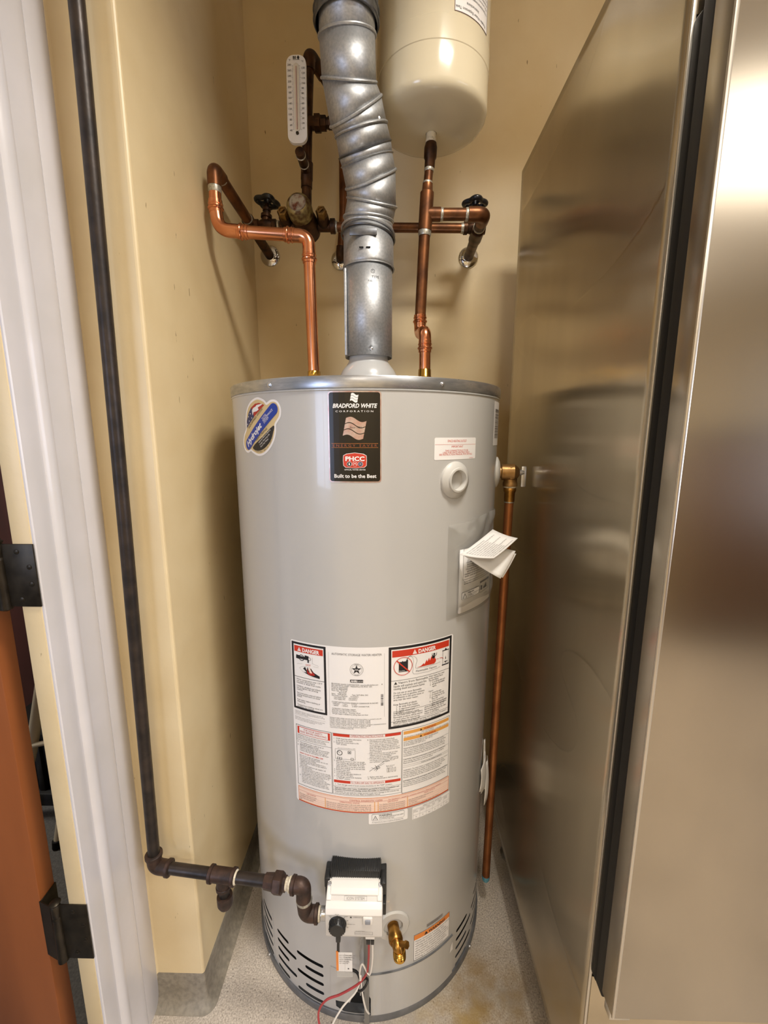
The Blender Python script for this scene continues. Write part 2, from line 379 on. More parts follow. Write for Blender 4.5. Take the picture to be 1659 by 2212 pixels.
def window(name, c, ax, w, h):
    m = MB(); n = Vector(ax); side = Vector((0, 0, 1)).cross(n); c = Vector(c)
    def bar(s0, s1, z0, z1, t0=0.0, t1=0.05):
        P = [c+side*a_+Vector((0, 0, b_))+n*t_ for a_ in (s0, s1) for b_ in (z0, z1) for t_ in (t0, t1)]
        m.box([min(p[i] for p in P) for i in range(3)], [max(p[i] for p in P) for i in range(3)], 0.004)
    f = 0.07
    bar(-w/2-f, -w/2, -h/2-f, h/2+f); bar(w/2, w/2+f, -h/2-f, h/2+f); bar(-w/2, w/2, h/2, h/2+f); bar(-w/2, w/2, -h/2-f, -h/2); bar(-0.02, 0.02, -h/2, h/2, 0.055, 0.075)
    return struct(name, m, trim_m)
window('window_1', (-2.0, -3.6, 1.5), (0, 1, 0), 1.1, 1.3)
window('window_2', (3.0, -2.1, 1.55), (-1, 0, 0), 1.5, 1.3)
# ceiling fluorescents, and the fill lamp added next door
lampglow_m = mat('lit_diffuser', 'FFF0D6', 0.5, emit=3.0)
for i, (lx, ly, sx, sy, pw) in enumerate(LAMPS):
    t = thing('ceiling_light', (lx, ly, H-0.05), ['small square ceiling light nearest the refrigerator', 'long ceiling fluorescent fixture farthest to the right', 'long ceiling fluorescent fixture farthest behind', 'added fill lamp on the ceiling of the room beyond the door'][i], 'ceiling light', 'ceiling fluorescents out of the frame')
    MB().box((lx-sx/2-0.03, ly-sy/2-0.03, H-0.05), (lx+sx/2+0.03, ly+sy/2+0.03, H-0.001), 0.006).build('housing', whiteplastic_m, t)

# ================================================================== DOOR AND NEXT ROOM
d = thing('door', (-0.61, -0.44, 0), 'orange-brown stained wooden door standing open at the left edge', 'door')
slab = MB().box((-1.42, -0.477, 0.012), (-0.606, -0.441, 2.08), 0.0025)
slab.build('door_slab', wood_m, d)
MB().box((-1.422, -0.470, 0.012), (-1.42, -0.448, 2.08)).build('edge_band', darkwood_m, d)
kn = MB().lathe((-1.35, -0.477, 1.0), (0, -1, 0), [(0, 0.03), (0.004, 0.03), (0.006, 0.012), (0.03, 0.012), (0.034, 0.024), (0.05, 0.027), (0.062, 0.02), (0.066, 0)])
kn.build('door_knob', brass_m, d)
def hinge(z0, z1, label):
    h = thing('door_hinge', (-0.575, -0.482, z0), label, 'hinge', 'dark hinges on the door jamb')
    MB().box((-0.566, YJ-0.0045, z0), (XD+0.003, YJ-0.0021, z1), 0.0008).build('jamb_leaf', hinge_m, h)
    k = 5; g = (z1-z0)/k; m = MB()
    for i in range(k):
        m.lathe((-0.573, YJ-0.004, z0+g*i+0.0006), (0, 0, 1), [(0, 0.0075), (0.0006, 0.008), (g-0.0018, 0.008), (g-0.0012, 0.0075)], 18)
    m.build('knuckle', hinge_m, h)
    MB().lathe((-0.573, YJ-0.004, z0-0.007), (0, 0, 1), [(0, 0.004), (0.003, 0.0095), (0.007, 0.0095), (z1-z0+0.007, 0.0075), (z1-z0+0.011, 0.0098), (z1-z0+0.014, 0.006)], 18).build('pin', hinge_m, h)
    MB().box((-0.608, -0.478, z0), (-0.604, -0.440, z1), 0.0008).add([(-0.606, -0.478, z0), (-0.58, -0.487, z0), (-0.58, -0.487, z1), (-0.606, -0.478, z1), (-0.606, -0.476, z0), (-0.58, -0.485, z0), (-0.58, -0.485, z1), (-0.606, -0.476, z1)], [(0, 1, 2, 3), (7, 6, 5, 4), (0, 4, 5, 1), (3, 2, 6, 7)]).build('door_leaf', hinge_m, h)
    for fx, fz in ((0.45, 0.12), (0.85, 0.37), (0.85, 0.64), (0.5, 0.88)):
        x = -0.566+fx*(XD-(-0.566)); z = z0+fz*(z1-z0)
        s = MB().lathe((x, YJ-0.0045, z), (0, -1, 0), [(-0.001, 0.0042), (0.0006, 0.0042), (0.0012, 0.003), (0.0012, 0.0)], 14)
        s.box((x-0.003, YJ-0.0062, z-0.0005), (x+0.003, YJ-0.0056, z+0.0005)).build('screw', hinge_m, h)
hinge(1.128, 1.235, 'dark bronze door hinge on the jamb, the upper of the two')
hinge(0.400, 0.527, 'dark bronze door hinge on the jamb, the lower of the two')

fc = thing('folding_chair', (-1.15, 0.15, 0), 'ivory tubular folding chair leaning beyond the open door', 'chair')
def tube_part(name, pts, r, m, par, n=14, rad=0.0): return MB().tube(fillet(pts, rad) if rad else pts, r, n).build(name, m, par)
tube_part('front_leg', [(-1.09, 0.095, 0.02), (-1.05, 0.17, 0.38), (-1.02, 0.24, 0.75)], 0.011, ivory_m, fc)
tube_part('rear_leg', [(-1.28, 0.21, 0.16), (-1.235, 0.205, 0.28), (-1.15, 0.195, 0.56), (-1.08, 0.19, 0.80)], 0.018, ivory_m, fc)
tube_part('rear_leg', [(-1.30, 0.22, 0.015), (-1.29, 0.215, 0.10), (-1.28, 0.21, 0.16)], 0.015, ivory_m, fc)
tube_part('stretcher', [(-1.225, 0.192, 0.315), (-1.0, 0.195, 0.365)], 0.009, ivory_m, fc)
MB().lathe((-1.0905, 0.094, 0.0), (0.03, 0.06, 1), [(0, 0.013), (0.002, 0.015), (0.028, 0.0145), (0.03, 0.012)], 16).build('rubber_foot', rubber_m, fc)
MB().lathe((-1.302, 0.221, 0.0), (0.1, -0.05, 1), [(0, 0.017), (0.002, 0.019), (0.028, 0.018), (0.03, 0.015)], 16).build('rubber_foot', rubber_m, fc)
MB().box((-0.99, 0.20, 0.44), (-0.60, 0.58, 0.465), 0.008).build('seat', ivory_m, fc)

cr = thing('plastic_crate', (-1.1, 0.42, 0), 'black ribbed plastic crate on the floor behind the folding chair', 'crate')
MB().box((-1.45, 0.26, 0.0), (-0.72, 0.60, 0.05), 0.006).build('base', crate_m, cr)
MB().box((-1.44, 0.29, 0.05), (-0.73, 0.59, 0.29), 0.004).build('bin', crate_m, cr)
for i in range(16): MB().box((-1.43+i*0.045, 0.276, 0.05), (-1.408+i*0.045, 0.290, 0.275), 0.002).build('rib', crate_m, cr)
MB().box((-1.45, 0.27, 0.275), (-0.72, 0.60, 0.30), 0.004).build('rim', rubber2_m, cr)
cb = thing('wooden_cabinet', (-1.2, 0.85, 0), 'dark brown wooden cabinet glimpsed behind the folding chair', 'cabinet')
MB().box((-2.6, 0.66, 0.06), (-0.62, 1.1, 2.0), 0.004).build('body', darkwood_m, cb)
MB().box((-2.58, 0.69, 0.0), (-0.64, 1.08, 0.06)).build('plinth', rubber_m, cb)
for i in range(3): MB().box((-2.57+i*0.65, 0.644, 0.10), (-1.94+i*0.65, 0.66, 1.96), 0.003).build('door_panel', darkwood_m, cb)

kc = thing('reflection_cabinet', (2.1, -3.2, 0), 'unseen dark cabinet added behind the viewer for the refrigerator door to reflect', 'cabinet')  # unseen, added to give the refrigerator door a dark reflection
MB().box((1.25, -3.58, 0.08), (2.98, -2.95, 1.55), 0.004).build('body', darkwood_m, kc)
MB().box((1.22, -3.59, 1.55), (2.99, -2.92, 1.60), 0.004).build('top', rubber2_m, kc)
MB().box((1.28, -3.58, 0.0), (2.95, -3.02, 0.08)).build('plinth', rubber_m, kc)
for k_ in range(3): MB().box((1.27+k_*0.57, -2.95, 0.12), (1.82+k_*0.57, -2.935, 1.52), 0.003).build('cabinet_door', darkwood_m, kc)
# ================================================================== REFRIGERATOR
fr = thing('refrigerator', (0.78, -0.2, 0), 'tall brushed stainless steel reach-in refrigerator to the right of the water heater', 'refrigerator')
FX, FY0, FY1, FZ0, FZ1 = 0.41, -0.547, 0.162, 0.155, 2.105
# side sheet with the slight waviness of thin steel
ny, nz = 36, 90; vs = []
for i in range(nz+1):
    for j in range(ny+1):
        y = FY0+(FY1-FY0)*j/ny; z = FZ0+(FZ1-FZ0)*i/nz
        e = min(1, min(y-FY0, FY1-y)/0.08)*min(1, min(z-FZ0, FZ1-z)/0.15)
        w = 0.0022*math.sin(7.5*z+2.5*y+0.6)+0.0011*math.sin(13.0*z-6*y+2.0)+0.0007*math.sin(9*y+21*z)
        vs.append((FX+w*max(0, e), y, z))
m = MB().add(vs, [(i*(ny+1)+j, i*(ny+1)+j+1, (i+1)*(ny+1)+j+1, (i+1)*(ny+1)+j) for i in range(nz) for j in range(ny)])
sp = m.build('side_panel', steel_m, fr, angle=60)
sm = sp.modifiers.new('sheet', 'SOLIDIFY'); sm.thickness = 0.0012; sm.offset = -1
MB().box((FX+0.004, FY0+0.004, FZ0), (1.15, FY1, FZ1-0.002), 0.002).build('cabinet', steel_m, fr)
MB().box((FX-0.0008, FY0-0.0010, FZ0), (FX+0.004, FY0+0.003, FZ1), 0.0007).build('front_corner_trim', steele_m, fr)
MB().box((FX+0.004, FY0-0.002, 1.884), (1.15, FY0+0.006, FZ1), 0.001).build('header_panel', steelf_m, fr)
MB().box((FX+0.004, FY0-0.002, FZ0), (1.15, FY0+0.006, 0.492), 0.001).build('kick_panel', steel_m, fr)
MB().box((FX+0.002, FY0-0.016, 0.500), (1.14, FY0+0.002, 1.880), 0.004).build('frame_gasket', rubber_m, fr)
MB().box((FX+0.001, FY0-0.039, 0.506), (1.146, FY0-0.0165, 1.905), 0.003).build('door_gasket', rubber2_m, fr)
dr = MB().box((FX, -0.620, 0.520), (1.148, FY0-0.0385, 1.935), 0.0022, seg=3).build('fridge_door', steelf_m, fr)
MB().box((FX-0.0006, -0.6208, 0.520), (FX+0.004, -0.617, 1.935), 0.0012).build('door_edge_strip', steele_m, dr)
MB().box((FX+0.002, -0.610, 0.500), (FX+0.035, FY0-0.045, 0.519), 0.002).build('hinge_plate', steele_m, dr)
MB().box((FX+0.045, FY0-0.012, 0.492), (1.14, FY0-0.003, 0.500), 0.001).build('lower_ledge', steele_m, fr)
tube_part('handle', [(1.09, -0.62, 1.05), (1.09, -0.665, 1.05), (1.09, -0.665, 1.35), (1.09, -0.62, 1.35)], 0.01, chrome_m, dr, rad=0.02)
MB().box((FX+0.03, FY0+0.03, 0.012), (1.12, FY0+0.045, FZ0)).box((1.105, FY0+0.045, 0.012), (1.12, FY1-0.02, FZ0)).box((FX+0.10, FY0+0.045, FZ0-0.004), (1.105, FY1-0.02, FZ0)).build('light_block_skirt', rubber_m, fr)  # unseen panels added to keep light out from under the refrigerator
for x, y in ((0.47, -0.48), (1.09, -0.48), (0.47, 0.10), (1.09, 0.10)):
    MB().lathe((x, y, 0), (0, 0, 1), [(0, 0.03), (0.01, 0.032), (0.02, 0.02), (0.09, 0.018), (0.1, 0.026), (0.156, 0.026)], 20).build('foot', zinc_m, fr)

# ================================================================== WATER HEATER
wh = thing('water_heater', (0, 0, 0), 'tall light grey cylindrical gas storage water heater covered in labels', 'water heater')
ZR = 1.493
# jacket with its air slots and burner opening cut out
def slot(t0, t1, z, h=0.0095):
    u0, u1 = U(t0), U(t1); r = h/2
    return arc_pts(u1-r, z, r, -90, 90, 6) + arc_pts(u0+r, z, r, 90, 270, 6)
holes = []
for k in range(5):
    z = 0.139-0.0278*k
    lng = (k % 2 == 0)
    holes.append(slot(-30.5 if lng else -26.0, -16.9, z))
    holes.append(slot(-43.9, -35.6 if lng else -31.0, z))
    holes.append(slot(46.0, 55.6 if lng else 60.3, z-0.006))
    holes.append(slot(64.0 if lng else 61.0, 73.5, z+0.02-0.012))
    holes.append(slot(-60.0 if lng else -64.0, -48.9, z))
    holes.append(slot(78.0, 88.0, z))
holes.append([(U(-11.7), 0.050), (U(-11.5), 0.032), (U(-8.2), 0.022), (U(3.3), 0.022), (U(3.3), 0.072), (U(2.0), 0.087), (U(-0.6), 0.091), (U(-3.4), 0.087), (U(-4.5), 0.070), (U(-5.4), 0.053)])
ZS = 0.20; N = 240; du = 2*PI*R/N
b = bmesh.new()
outer = [Vector((-PI*R, 0.018, 0)), Vector((PI*R, 0.018, 0)), Vector((PI*R, ZS, 0)), Vector((-PI*R, ZS, 0))]
loops = [outer]+[[Vector((p[0], p[1], 0)) for p in h] for h in holes]
flat = [p for L in loops for p in L]
bv_ = [b.verts.new(p) for p in flat]
for t in geometry.tessellate_polygon(loops):
    try: b.faces.new([bv_[i] for i in t])
    except ValueError: pass
for k in range(-N//2+1, N//2):
    bmesh.ops.bisect_plane(b, geom=list(b.verts)+list(b.edges)+list(b.faces), plane_co=(k*du, 0, 0), plane_no=(1, 0, 0))
bmesh.ops.remove_doubles(b, verts=b.verts, dist=1e-6)
b.verts.index_update()
jm = MB(); jm.add([cyl_map(v.co.x, v.co.y) for v in b.verts], [tuple(v.index for v in f.verts) for f in b.faces]); b.free()
jm.ring([[cyl_map(-PI*R+k*du, z) for k in range(N)] for z in (ZS, 0.6, 1.05, ZR)])
jo = jm.build('jacket', jacket_m, wh, fixn=False)
me = jo.data; loc = jo.location
me.normals_split_custom_set_from_vertices([tuple(Vector((v.co.x+loc.x, v.co.y+loc.y, 0)).normalized()) for v in me.vertices])
MB().lathe((0, 0, 0.016), (0, 0, 1), [(0, R-0.02), (ZR-0.03, R-0.02)], 96, cap0=False, cap1=False).build('inner_shell', darkcav_m, wh)
MB().lathe((0, 0, 0.0), (0, 0, 1), [(0, R+0.001), (0.001, R+0.0045), (0.018, R+0.0045), (0.020, R+0.003), (0.020, R-0.03)], 200, cap0=True, cap1=False).build('base_ring', ring_m, wh)
MB().lathe((0, 0, ZR), (0, 0, 1), [(0, R), (0.0005, R+0.0022), (0.003, R+0.0028), (0.020, R+0.0028), (0.0228, R+0.0015), (0.0235, R-0.004), (0.020, R-0.008), (0.0195, 0.0)], 200, cap0=False, cap1=False).build('top_rim', lid_m, wh)
MB().lathe((0, 0, ZR-0.0045), (0, 0, 1), [(0, R), (0.0015, R+0.0016), (0.004, R+0.0016), (0.0055, R)], 200, cap0=False, cap1=False).build('rim_bead', jacket2_m, wh)
def screw_at(deg, z, off=0.003, r=0.0042):
    t = math.radians(deg); dd = Vector((math.sin(t), -math.cos(t), 0)); p = dd*(R+off); p.z = z
    MB().lathe(p, dd, [(-0.001, r*1.25), (0.0006, r*1.25), (0.001, r), (0.0026, r*0.9), (0.0036, r*0.5), (0.0038, 0)], 12).build('screw', zinc_m, wh)
for dg in (-31.1, 28.9, -91, 89): screw_at(dg, 1.5035)
for dg in (-52, 58.5, 1.2): screw_at(dg, 0.010, 0.005)

# access panel at the lower front, and the clear igniter cover to its left
pa = Print(cyl_map, base=0.003); pa.poly([(U(3.4), 0.008), (U(43.2), 0.008), (U(43.0), 0.143), (U(1.6), 0.143), (U(1.6), 0.088), (U(2.6), 0.082), (U(3.4), 0.072)], jacket_m, 0)
ap = pa.build('access_panel', wh); s_ = ap.modifiers.new('sheet', 'SOLIDIFY'); s_.thickness = 0.0026; s_.offset = -1
pb = Print(cyl_map, base=0.0038); pb.rect(U(2.2), 0.1432, U(42.8), 0.1446, ring_m, 0); e = pb.build('panel_shadow_line', wh); s_ = e.modifiers.new('sheet', 'SOLIDIFY'); s_.thickness = 0.0036; s_.offset = -1  # dark strip painting the shadow line along the panel's top edge
pc = Print(cyl_map, base=0.0012); pc.poly([(U(-13.6), 0.151), (U(-13.6), 0.051), (U(-5.5), 0.054), (U(-4.6), 0.071), (U(-3.5), 0.088), (U(-2.0), 0.0905), (U(-2.0), 0.142)], jacket_m, 0)
e = pc.build('igniter_plate', wh); s_ = e.modifiers.new('sheet', 'SOLIDIFY'); s_.thickness = 0.0012; s_.offset = -1
ps = Print(cyl_map, base=0.0006); ps.rect(U(-47.9), 0.02, U(-47.3), 0.17, jacket2_m, 0); e = ps.build('jacket_seam', wh); s_ = e.modifiers.new('sheet', 'SOLIDIFY'); s_.thickness = 0.0012; s_.offset = -1
pw_ = Print(cyl_map, base=0.0036); pw_.poly([(U(41.0), 0.096), (U(43.0), 0.098), (U(42.6), 0.124), (U(41.4), 0.112)], paper_m, 0); pw_.build('torn_sticker', wh)
# flue draught hood
hood = MB().lathe((0.004, 0, 1.535), (0, 0, 1), [(0.0, 0.076), (0.002, 0.0775), (0.004, 0.076), (0.020, 0.073), (0.034, 0.066), (0.046, 0.056), (0.054, 0.0505), (0.060, 0.049), (0.095, 0.049)], 64, cap0=False, cap1=False).build('draught_hood', jacket2_m, wh)
MB().lathe((0.004, 0, 1.512), (0, 0, 1), [(0, 0.06), (0.026, 0.06)], 40).build('hood_throat', darkcav_m, hood)
for k in range(6):
    a = k*PI/3+0.55; c, s_ = math.cos(a), math.sin(a)
    MB().box((-0.005, 0.066, 1.512), (0.005, 0.072, 1.541), 0.001, M=Matrix.Translation((0.004, 0, 0)) @ Matrix.Rotation(a, 4, 'Z')).build('hood_leg', jacket2_m, hood)
# space-heating outlet boss
def boss(deg, z, r0, r1):
    t = math.radians(deg); dd = Vector((math.sin(t), -math.cos(t), 0)); p = dd*R; p.z = z
    o = MB().lathe(p, dd, [(-0.006, r0), (0.002, r0), (0.004, r0-0.001), (0.009, r0-0.012), (0.012, r1+0.004), (0.0125, r1+0.0005), (0.0115, r1), (-0.012, r1*0.96), (-0.0125, 0)], 48, cap0=False).build('outlet_boss', ringplastic_m, wh)
    return o
boss(35.9, 1.3185, 0.0375, 0.0205)
# drain valve with its grey escutcheon
t = math.radians(12.6); dd = Vector((math.sin(t), -math.cos(t), 0)); dp = dd*R; dp.z = 0.277
MB().lathe(dp, dd, [(-0.004, 0.040), (0.001, 0.040), (0.004, 0.037), (0.0045, 0.023), (0.0, 0.0225)], 44, cap0=False, cap1=False).build('drain_escutcheon', ringplastic_m, wh)
dv = MB(); dv.lathe(dp-dd*0.01, dd, [(0, 0.0135), (0.03, 0.0135), (0.031, 0.016), (0.042, 0.0165), (0.046, 0.014)], 24)
dv.tube(fillet([dp+dd*0.03, dp+dd*0.040+Vector((0.002, 0, -0.002)), dp+dd*0.046+Vector((0.005, 0, -0.014))], 0.009), 0.0125, 20)
dvo = dv.build('drain_valve', brass_m, wh)
e0 = dp+dd*0.045+Vector((0.0045, 0, -0.007)); ed = Vector((dd.x*0.25, dd.y*0.25, -1)).normalized()
MB().lathe(e0, ed, [(0, 0.0128), (0.002, 0.0142), (0.004, 0.0132), (0.006, 0.0145), (0.008, 0.0134), (0.010, 0.0145), (0.012, 0.0134), (0.014, 0.0144), (0.018, 0.0138), (0.0185, 0.0075), (0.006, 0.007), (0.006, 0)], 26).build('spout', goldbrass_m, dvo)
sd = Vector((0.75, -0.45, 0.5)).normalized()
MB().lathe(dp+dd*0.040+Vector((0.004, 0, 0.004))+sd*0.006, sd, [(0, 0.006), (0.014, 0.006), (0.0145, 0.0075), (0.020, 0.0075), (0.0205, 0)], 6).build('stem_screw', brass_m, dvo)

# ---- gas control valve
gv = thing('gas_control_valve', (-0.011, -0.33, 0.34), 'white and black gas control valve with round black knob on the heater front', 'gas valve')
GX = -0.011; GW = 0.0605
def yzprism(prof, x0, x1, bev=0.002, seg=2):
    """profile given as (y, z), extruded along x"""
    M = Matrix(((0, 0, 1, x0), (1, 0, 0, 0), (0, 1, 0, 0), (0, 0, 0, 1)))
    return MB().prism(prof, M, x1-x0, bev, seg=seg)
body = yzprism([(-0.350, 0.357), (-0.350, 0.446), (-0.366, 0.447), (-0.386, 0.4415), (-0.393, 0.4350), (-0.403, 0.4285), (-0.4075, 0.4185), (-0.4085, 0.365), (-0.405, 0.3585)], GX-GW, GX+GW, 0.003, 3).build('housing', greyplastic_m, gv)
yzprism([(-0.385, 0.4330), (-0.3935, 0.4356), (-0.4038, 0.4290), (-0.4083, 0.4190), (-0.4080, 0.4165), (-0.398, 0.4180)], GX-GW+0.0012, GX+GW-0.0012, 0.0008, 2).build('brow', whiteplastic_m, gv)
yzprism([(-0.352, 0.438), (-0.352, 0.4535), (-0.364, 0.4535), (-0.379, 0.4500), (-0.3875, 0.4445), (-0.3865, 0.4400)], GX-0.052, GX+0.052, 0.002, 3).build('lid', whiteplastic_m, gv)
for s in (-1, 1):
    yzprism([(-0.352, 0.438), (-0.352, 0.4520), (-0.368, 0.4500), (-0.384, 0.4450), (-0.3945, 0.4375), (-0.390, 0.4340)], GX+s*0.054-0.0055, GX+s*0.054+0.0055, 0.002, 3).build('lid_post', whiteplastic_m, gv)
    MB().lathe((GX+s*0.0545, -0.370, 0.4490), (0, -0.25, 0.97), [(0, 0.0042), (0.0025, 0.0042), (0.0035, 0.003), (0.0035, 0)], 14).build('lid_screw', zinc_m, gv)
bk = MB().box((GX-0.068, -0.354, 0.382), (GX+0.068, -0.322, 0.454), 0.003).box((GX-0.06, -0.352, 0.352), (GX+0.064, -0.322, 0.385), 0.003)
bk.box((GX+0.055, -0.372, 0.372), (GX+0.0675, -0.330, 0.402), 0.002).box((GX-0.0675, -0.364, 0.432), (GX-0.055, -0.340, 0.456), 0.002).box((GX+0.055, -0.372, 0.426), (GX+0.0675, -0.340, 0.456), 0.002)
bk = bk.build('back_cover', black_m, gv)
MB().box((GX-0.056, -0.358, 0.448), (GX+0.056, -0.324, 0.470), 0.004).build('cover_hood', black_m, bk)
for k in range(27):
    x = GX-0.053+k*0.00408
    MB().box((x-0.0011, -0.3595, 0.448), (x+0.0011, -0.325, 0.4715), 0.0004, seg=1).build('rib', black_m, bk)
fm = lambda u, v, o=0.0: Vector((GX+u, -0.4086-o, 0.398+v*0.9))
kb = MB().lathe((GX-0.0335, -0.408, 0.397), (0, -1, 0), [(0, 0.0185), (0.002, 0.0187), (0.003, 0.0172), (0.013, 0.0160), (0.0150, 0.0145), (0.0155, 0)], 40).build('dial_knob', black_m, gv)
m = MB()
for k in range(20):
    a = k*2*PI/20; m.box((-0.0009, -0.013, 0.0158), (0.0009, -0.003, 0.0176), M=Matrix.Translation((GX-0.0335, -0.408, 0.397)) @ Matrix.Rotation(a, 4, 'Y'))
m.build('grip', black_m, kb)
ib = MB().box((GX+0.0200, -0.4115, 0.3990), (GX+0.0400, -0.407, 0.4160), 0.0015).build('igniter_bezel', whiteplastic_m, gv)
MB().box((GX+0.0245, -0.4140, 0.4025), (GX+0.0355, -0.411, 0.4125), 0.001).build('igniter_button', mat('grey_button', '8E9096', 0.4), ib)
pr_ = Print(fm, base=0.0003)
for a in (130, 92, 52, 25, 0, -25):
    c, s_ = math.cos(math.radians(a)), math.sin(math.radians(a)); pr_.line([(-0.0335+0.0205*c, -0.001+0.0205*s_), (-0.0335+0.0245*c, -0.001+0.0245*s_)], 0.0007, k_black)
pr_.text('OFF', -0.0520, 0.0195, 0.0034, k_black); pr_.text('PILOT', -0.0390, 0.0245, 0.0034, k_black); pr_.text('HOT', -0.0190, 0.0195, 0.0034, k_black); pr_.text('VERY HOT', -0.0085, -0.002, 0.0025, k_black)
pr_.poly([(-0.008, 0.0165), (-0.003, 0.0165), (-0.0055, 0.0212)], k_black); pr_.text('WARNING: SHUT OFF\nGAS BEFORE SERVICE', -0.001, 0.019, 0.0021, k_black, lead=0.9)
pr_.frame(0.002, -0.0305, 0.040, -0.0225, 0.0004, k_grey); pr_.text('TO LIGHT PILOT', 0.004, -0.0215, 0.0026, k_black); pr_.text('PUSH KNOB IN AND PRESS BUTTON', 0.003, -0.0275, 0.0019, k_grey)
pr_.build('face_print', gv)
pe = Print(lambda u, v, o=0.0: Vector((GX+u, -0.3895+v*0.68-o*0.7, 0.4384+v*0.68+o*0.7)), base=0.0004)
pe.frame(-0.021, -0.0045, 0.027, 0.0040, 0.0004, k_mid); pe.text('ICON SYSTEM', 0.003, -0.0026, 0.0068, k_mid, align='CENTER', fit=0.038)
pe.build('embossed_plate', gv)
MB().lathe((GX-GW-0.014, -0.375, 0.378), (1, 0, 0), [(0, 0.0125), (0.003, 0.0132), (0.005, 0.0125), (0.008, 0.0132), (0.010, 0.0125), (0.022, 0.013)], 24).build('inlet_nipple', zinc_m, gv)
MB().box((GX-0.017, -0.40, 0.352), (GX-0.003, -0.385, 0.359), 0.001).build('bottom_clip', whiteplastic_m, gv)
pg = MB().box((GX+0.024, -0.402, 0.348), (GX+0.044, -0.384, 0.359), 0.001).build('wire_socket', whiteplastic_m, gv)
MB().box((GX+0.0255, -0.401, 0.332), (GX+0.034, -0.386, 0.348), 0.0012).build('plug', black_m, gv); MB().box((GX+0.035, -0.401, 0.332), (GX+0.0425, -0.386, 0.348), 0.0012).build('plug', black_m, gv)
pl2 = MB().box((GX-0.040, -0.400, 0.334), (GX-0.030, -0.388, 0.359), 0.0015).build('plug', black_m, gv)

# ---- igniter and sensor wires
def wire(name, pts, r, m, label, n=10):
    P = [Vector(p) for p in pts]; out = []
    for i in range(len(P)-1):
        p0, p1, p2, p3 = P[max(i-1, 0)], P[i], P[i+1], P[min(i+2, len(P)-1)]
        for k in range(8):
            t = k/8; out.append(0.5*((2*p1)+(p2-p0)*t+(2*p0-5*p1+4*p2-p3)*t*t+(3*p1-p0-3*p2+p3)*t**3))
    out.append(P[-1])
    return tag(MB().tube(out, r, n).build(name, m), label, 'wire', 'thin wires hanging below the gas valve')
wire('sensor_wire', [(0.020, -0.394, 0.333), (0.019, -0.392, 0.285), (0.016, -0.385, 0.240), (0.010, -0.380, 0.215), (-0.008, -0.380, 0.190), (-0.045, -0.382, 0.165), (-0.078, -0.384, 0.150), (-0.096, -0.386, 0.118), (-0.092, -0.392, 0.080), (-0.075, -0.400, 0.045), (-0.060, -0.405, 0.010)], 0.0024, wirered_m, 'red sleeved wire looping left below the gas valve')
wire('sensor_wire', [(0.028, -0.394, 0.333), (0.027, -0.392, 0.275), (0.021, -0.386, 0.230), (0.014, -0.384, 0.235), (0.004, -0.382, 0.252), (-0.002, -0.380, 0.225), (-0.002, -0.378, 0.195), (-0.014, -0.380, 0.165), (-0.042, -0.384, 0.130), (-0.066, -0.390, 0.085), (-0.072, -0.396, 0.050), (-0.070, -0.402, 0.010)], 0.0020, wirewhite_m, 'white sleeved wire crossing the red one below the gas valve')
wire('sensor_wire', [(0.000, -0.380, 0.215), (0.004, -0.375, 0.150), (0.010, -0.365, 0.095), (0.016, -0.352, 0.060)], 0.0020, wirewhite_m, 'white wire running straight down into the burner opening')
wire('igniter_cable', [(GX-0.035, -0.394, 0.335), (GX-0.036, -0.392, 0.292), (-0.042, -0.380, 0.235), (-0.030, -0.362, 0.205), (-0.012, -0.360, 0.196), (-0.003, -0.362, 0.178), (0.002, -0.366, 0.160)], 0.0030, wireblack_m, 'black igniter cable behind the folded warning tag')
wire('thermocouple_wire', [(-0.004, -0.388, 0.352), (0.004, -0.378, 0.330), (-0.004, -0.352, 0.24), (-0.004, -0.344, 0.15), (-0.004, -0.343, 0.10)], 0.0014, zinc_m, 'thin silver thermocouple wire beside the bracket')
bt = tag(MB().box((0.0045, -0.3465, 0.012), (0.0165, -0.3415, 0.350), 0.001).build('pilot_bracket', mat('grey_bracket', '8B8A86', 0.4, metal=0.6)), 'flat grey metal strip running down from the gas valve', 'bracket')
bt2 = tag(MB().tube(arc_pts_ := [Vector((0.004+0.011*math.cos(a), -0.372+0.009*math.sin(a), 0.178+0.012*math.cos(a*1.0))) for a in [k*2*PI/20 for k in range(21)]], 0.0026, 8).build('wire_tie', wireblack_m), 'black tie bundling the wires below the gas valve', 'cable tie')
# folded warning tag on the igniter cable
tg = thing('warning_tag', (-0.03, -0.395, 0.25), 'small white and orange warning tag hanging under the valve knob', 'tag')
MB().box((-0.050, -0.3962, 0.252), (-0.0165, -0.3954, 0.303), 0.0).build('tag_sheet', paper_m, tg, smooth=False)
MB().box((-0.0515, -0.3967, 0.254), (-0.0465, -0.3951, 0.306), 0.0).build('orange_fold', k_orange, tg, smooth=False)
MB().box((-0.0505, -0.3958, 0.236), (-0.016, -0.3953, 0.254)).build('clear_sleeve', clearfilm_m, tg, smooth=False)
pt = Print(lambda u, v, o=0.0: Vector((-0.045+u, -0.3962-o, 0.256+v)), base=0.0003)
pt.text('DO NOT LIGHT\nFILL TANK FIRST\nREAD MANUAL\nBEFORE USE\nOF HEATER', 0.0005, 0.039, 0.0038, k_grey, lead=1.4); pt.line([(0.0125, 0.001), (0.0125, 0.046)], 0.0003, k_mid)
pt.text('SEE LABEL ON\nHEATER FOR\nLIGHTING\nSTEPS', 0.014, 0.039, 0.0034, k_grey, lead=1.7); pt.poly([(0.018, 0.003), (0.022, 0.003), (0.020, 0.0065)], k_black)
pt.build('tag_print', tg)

# ---- labels on the jacket
def label(name, pts, m=None): return sheet(name, wh, pts, m or label_m)
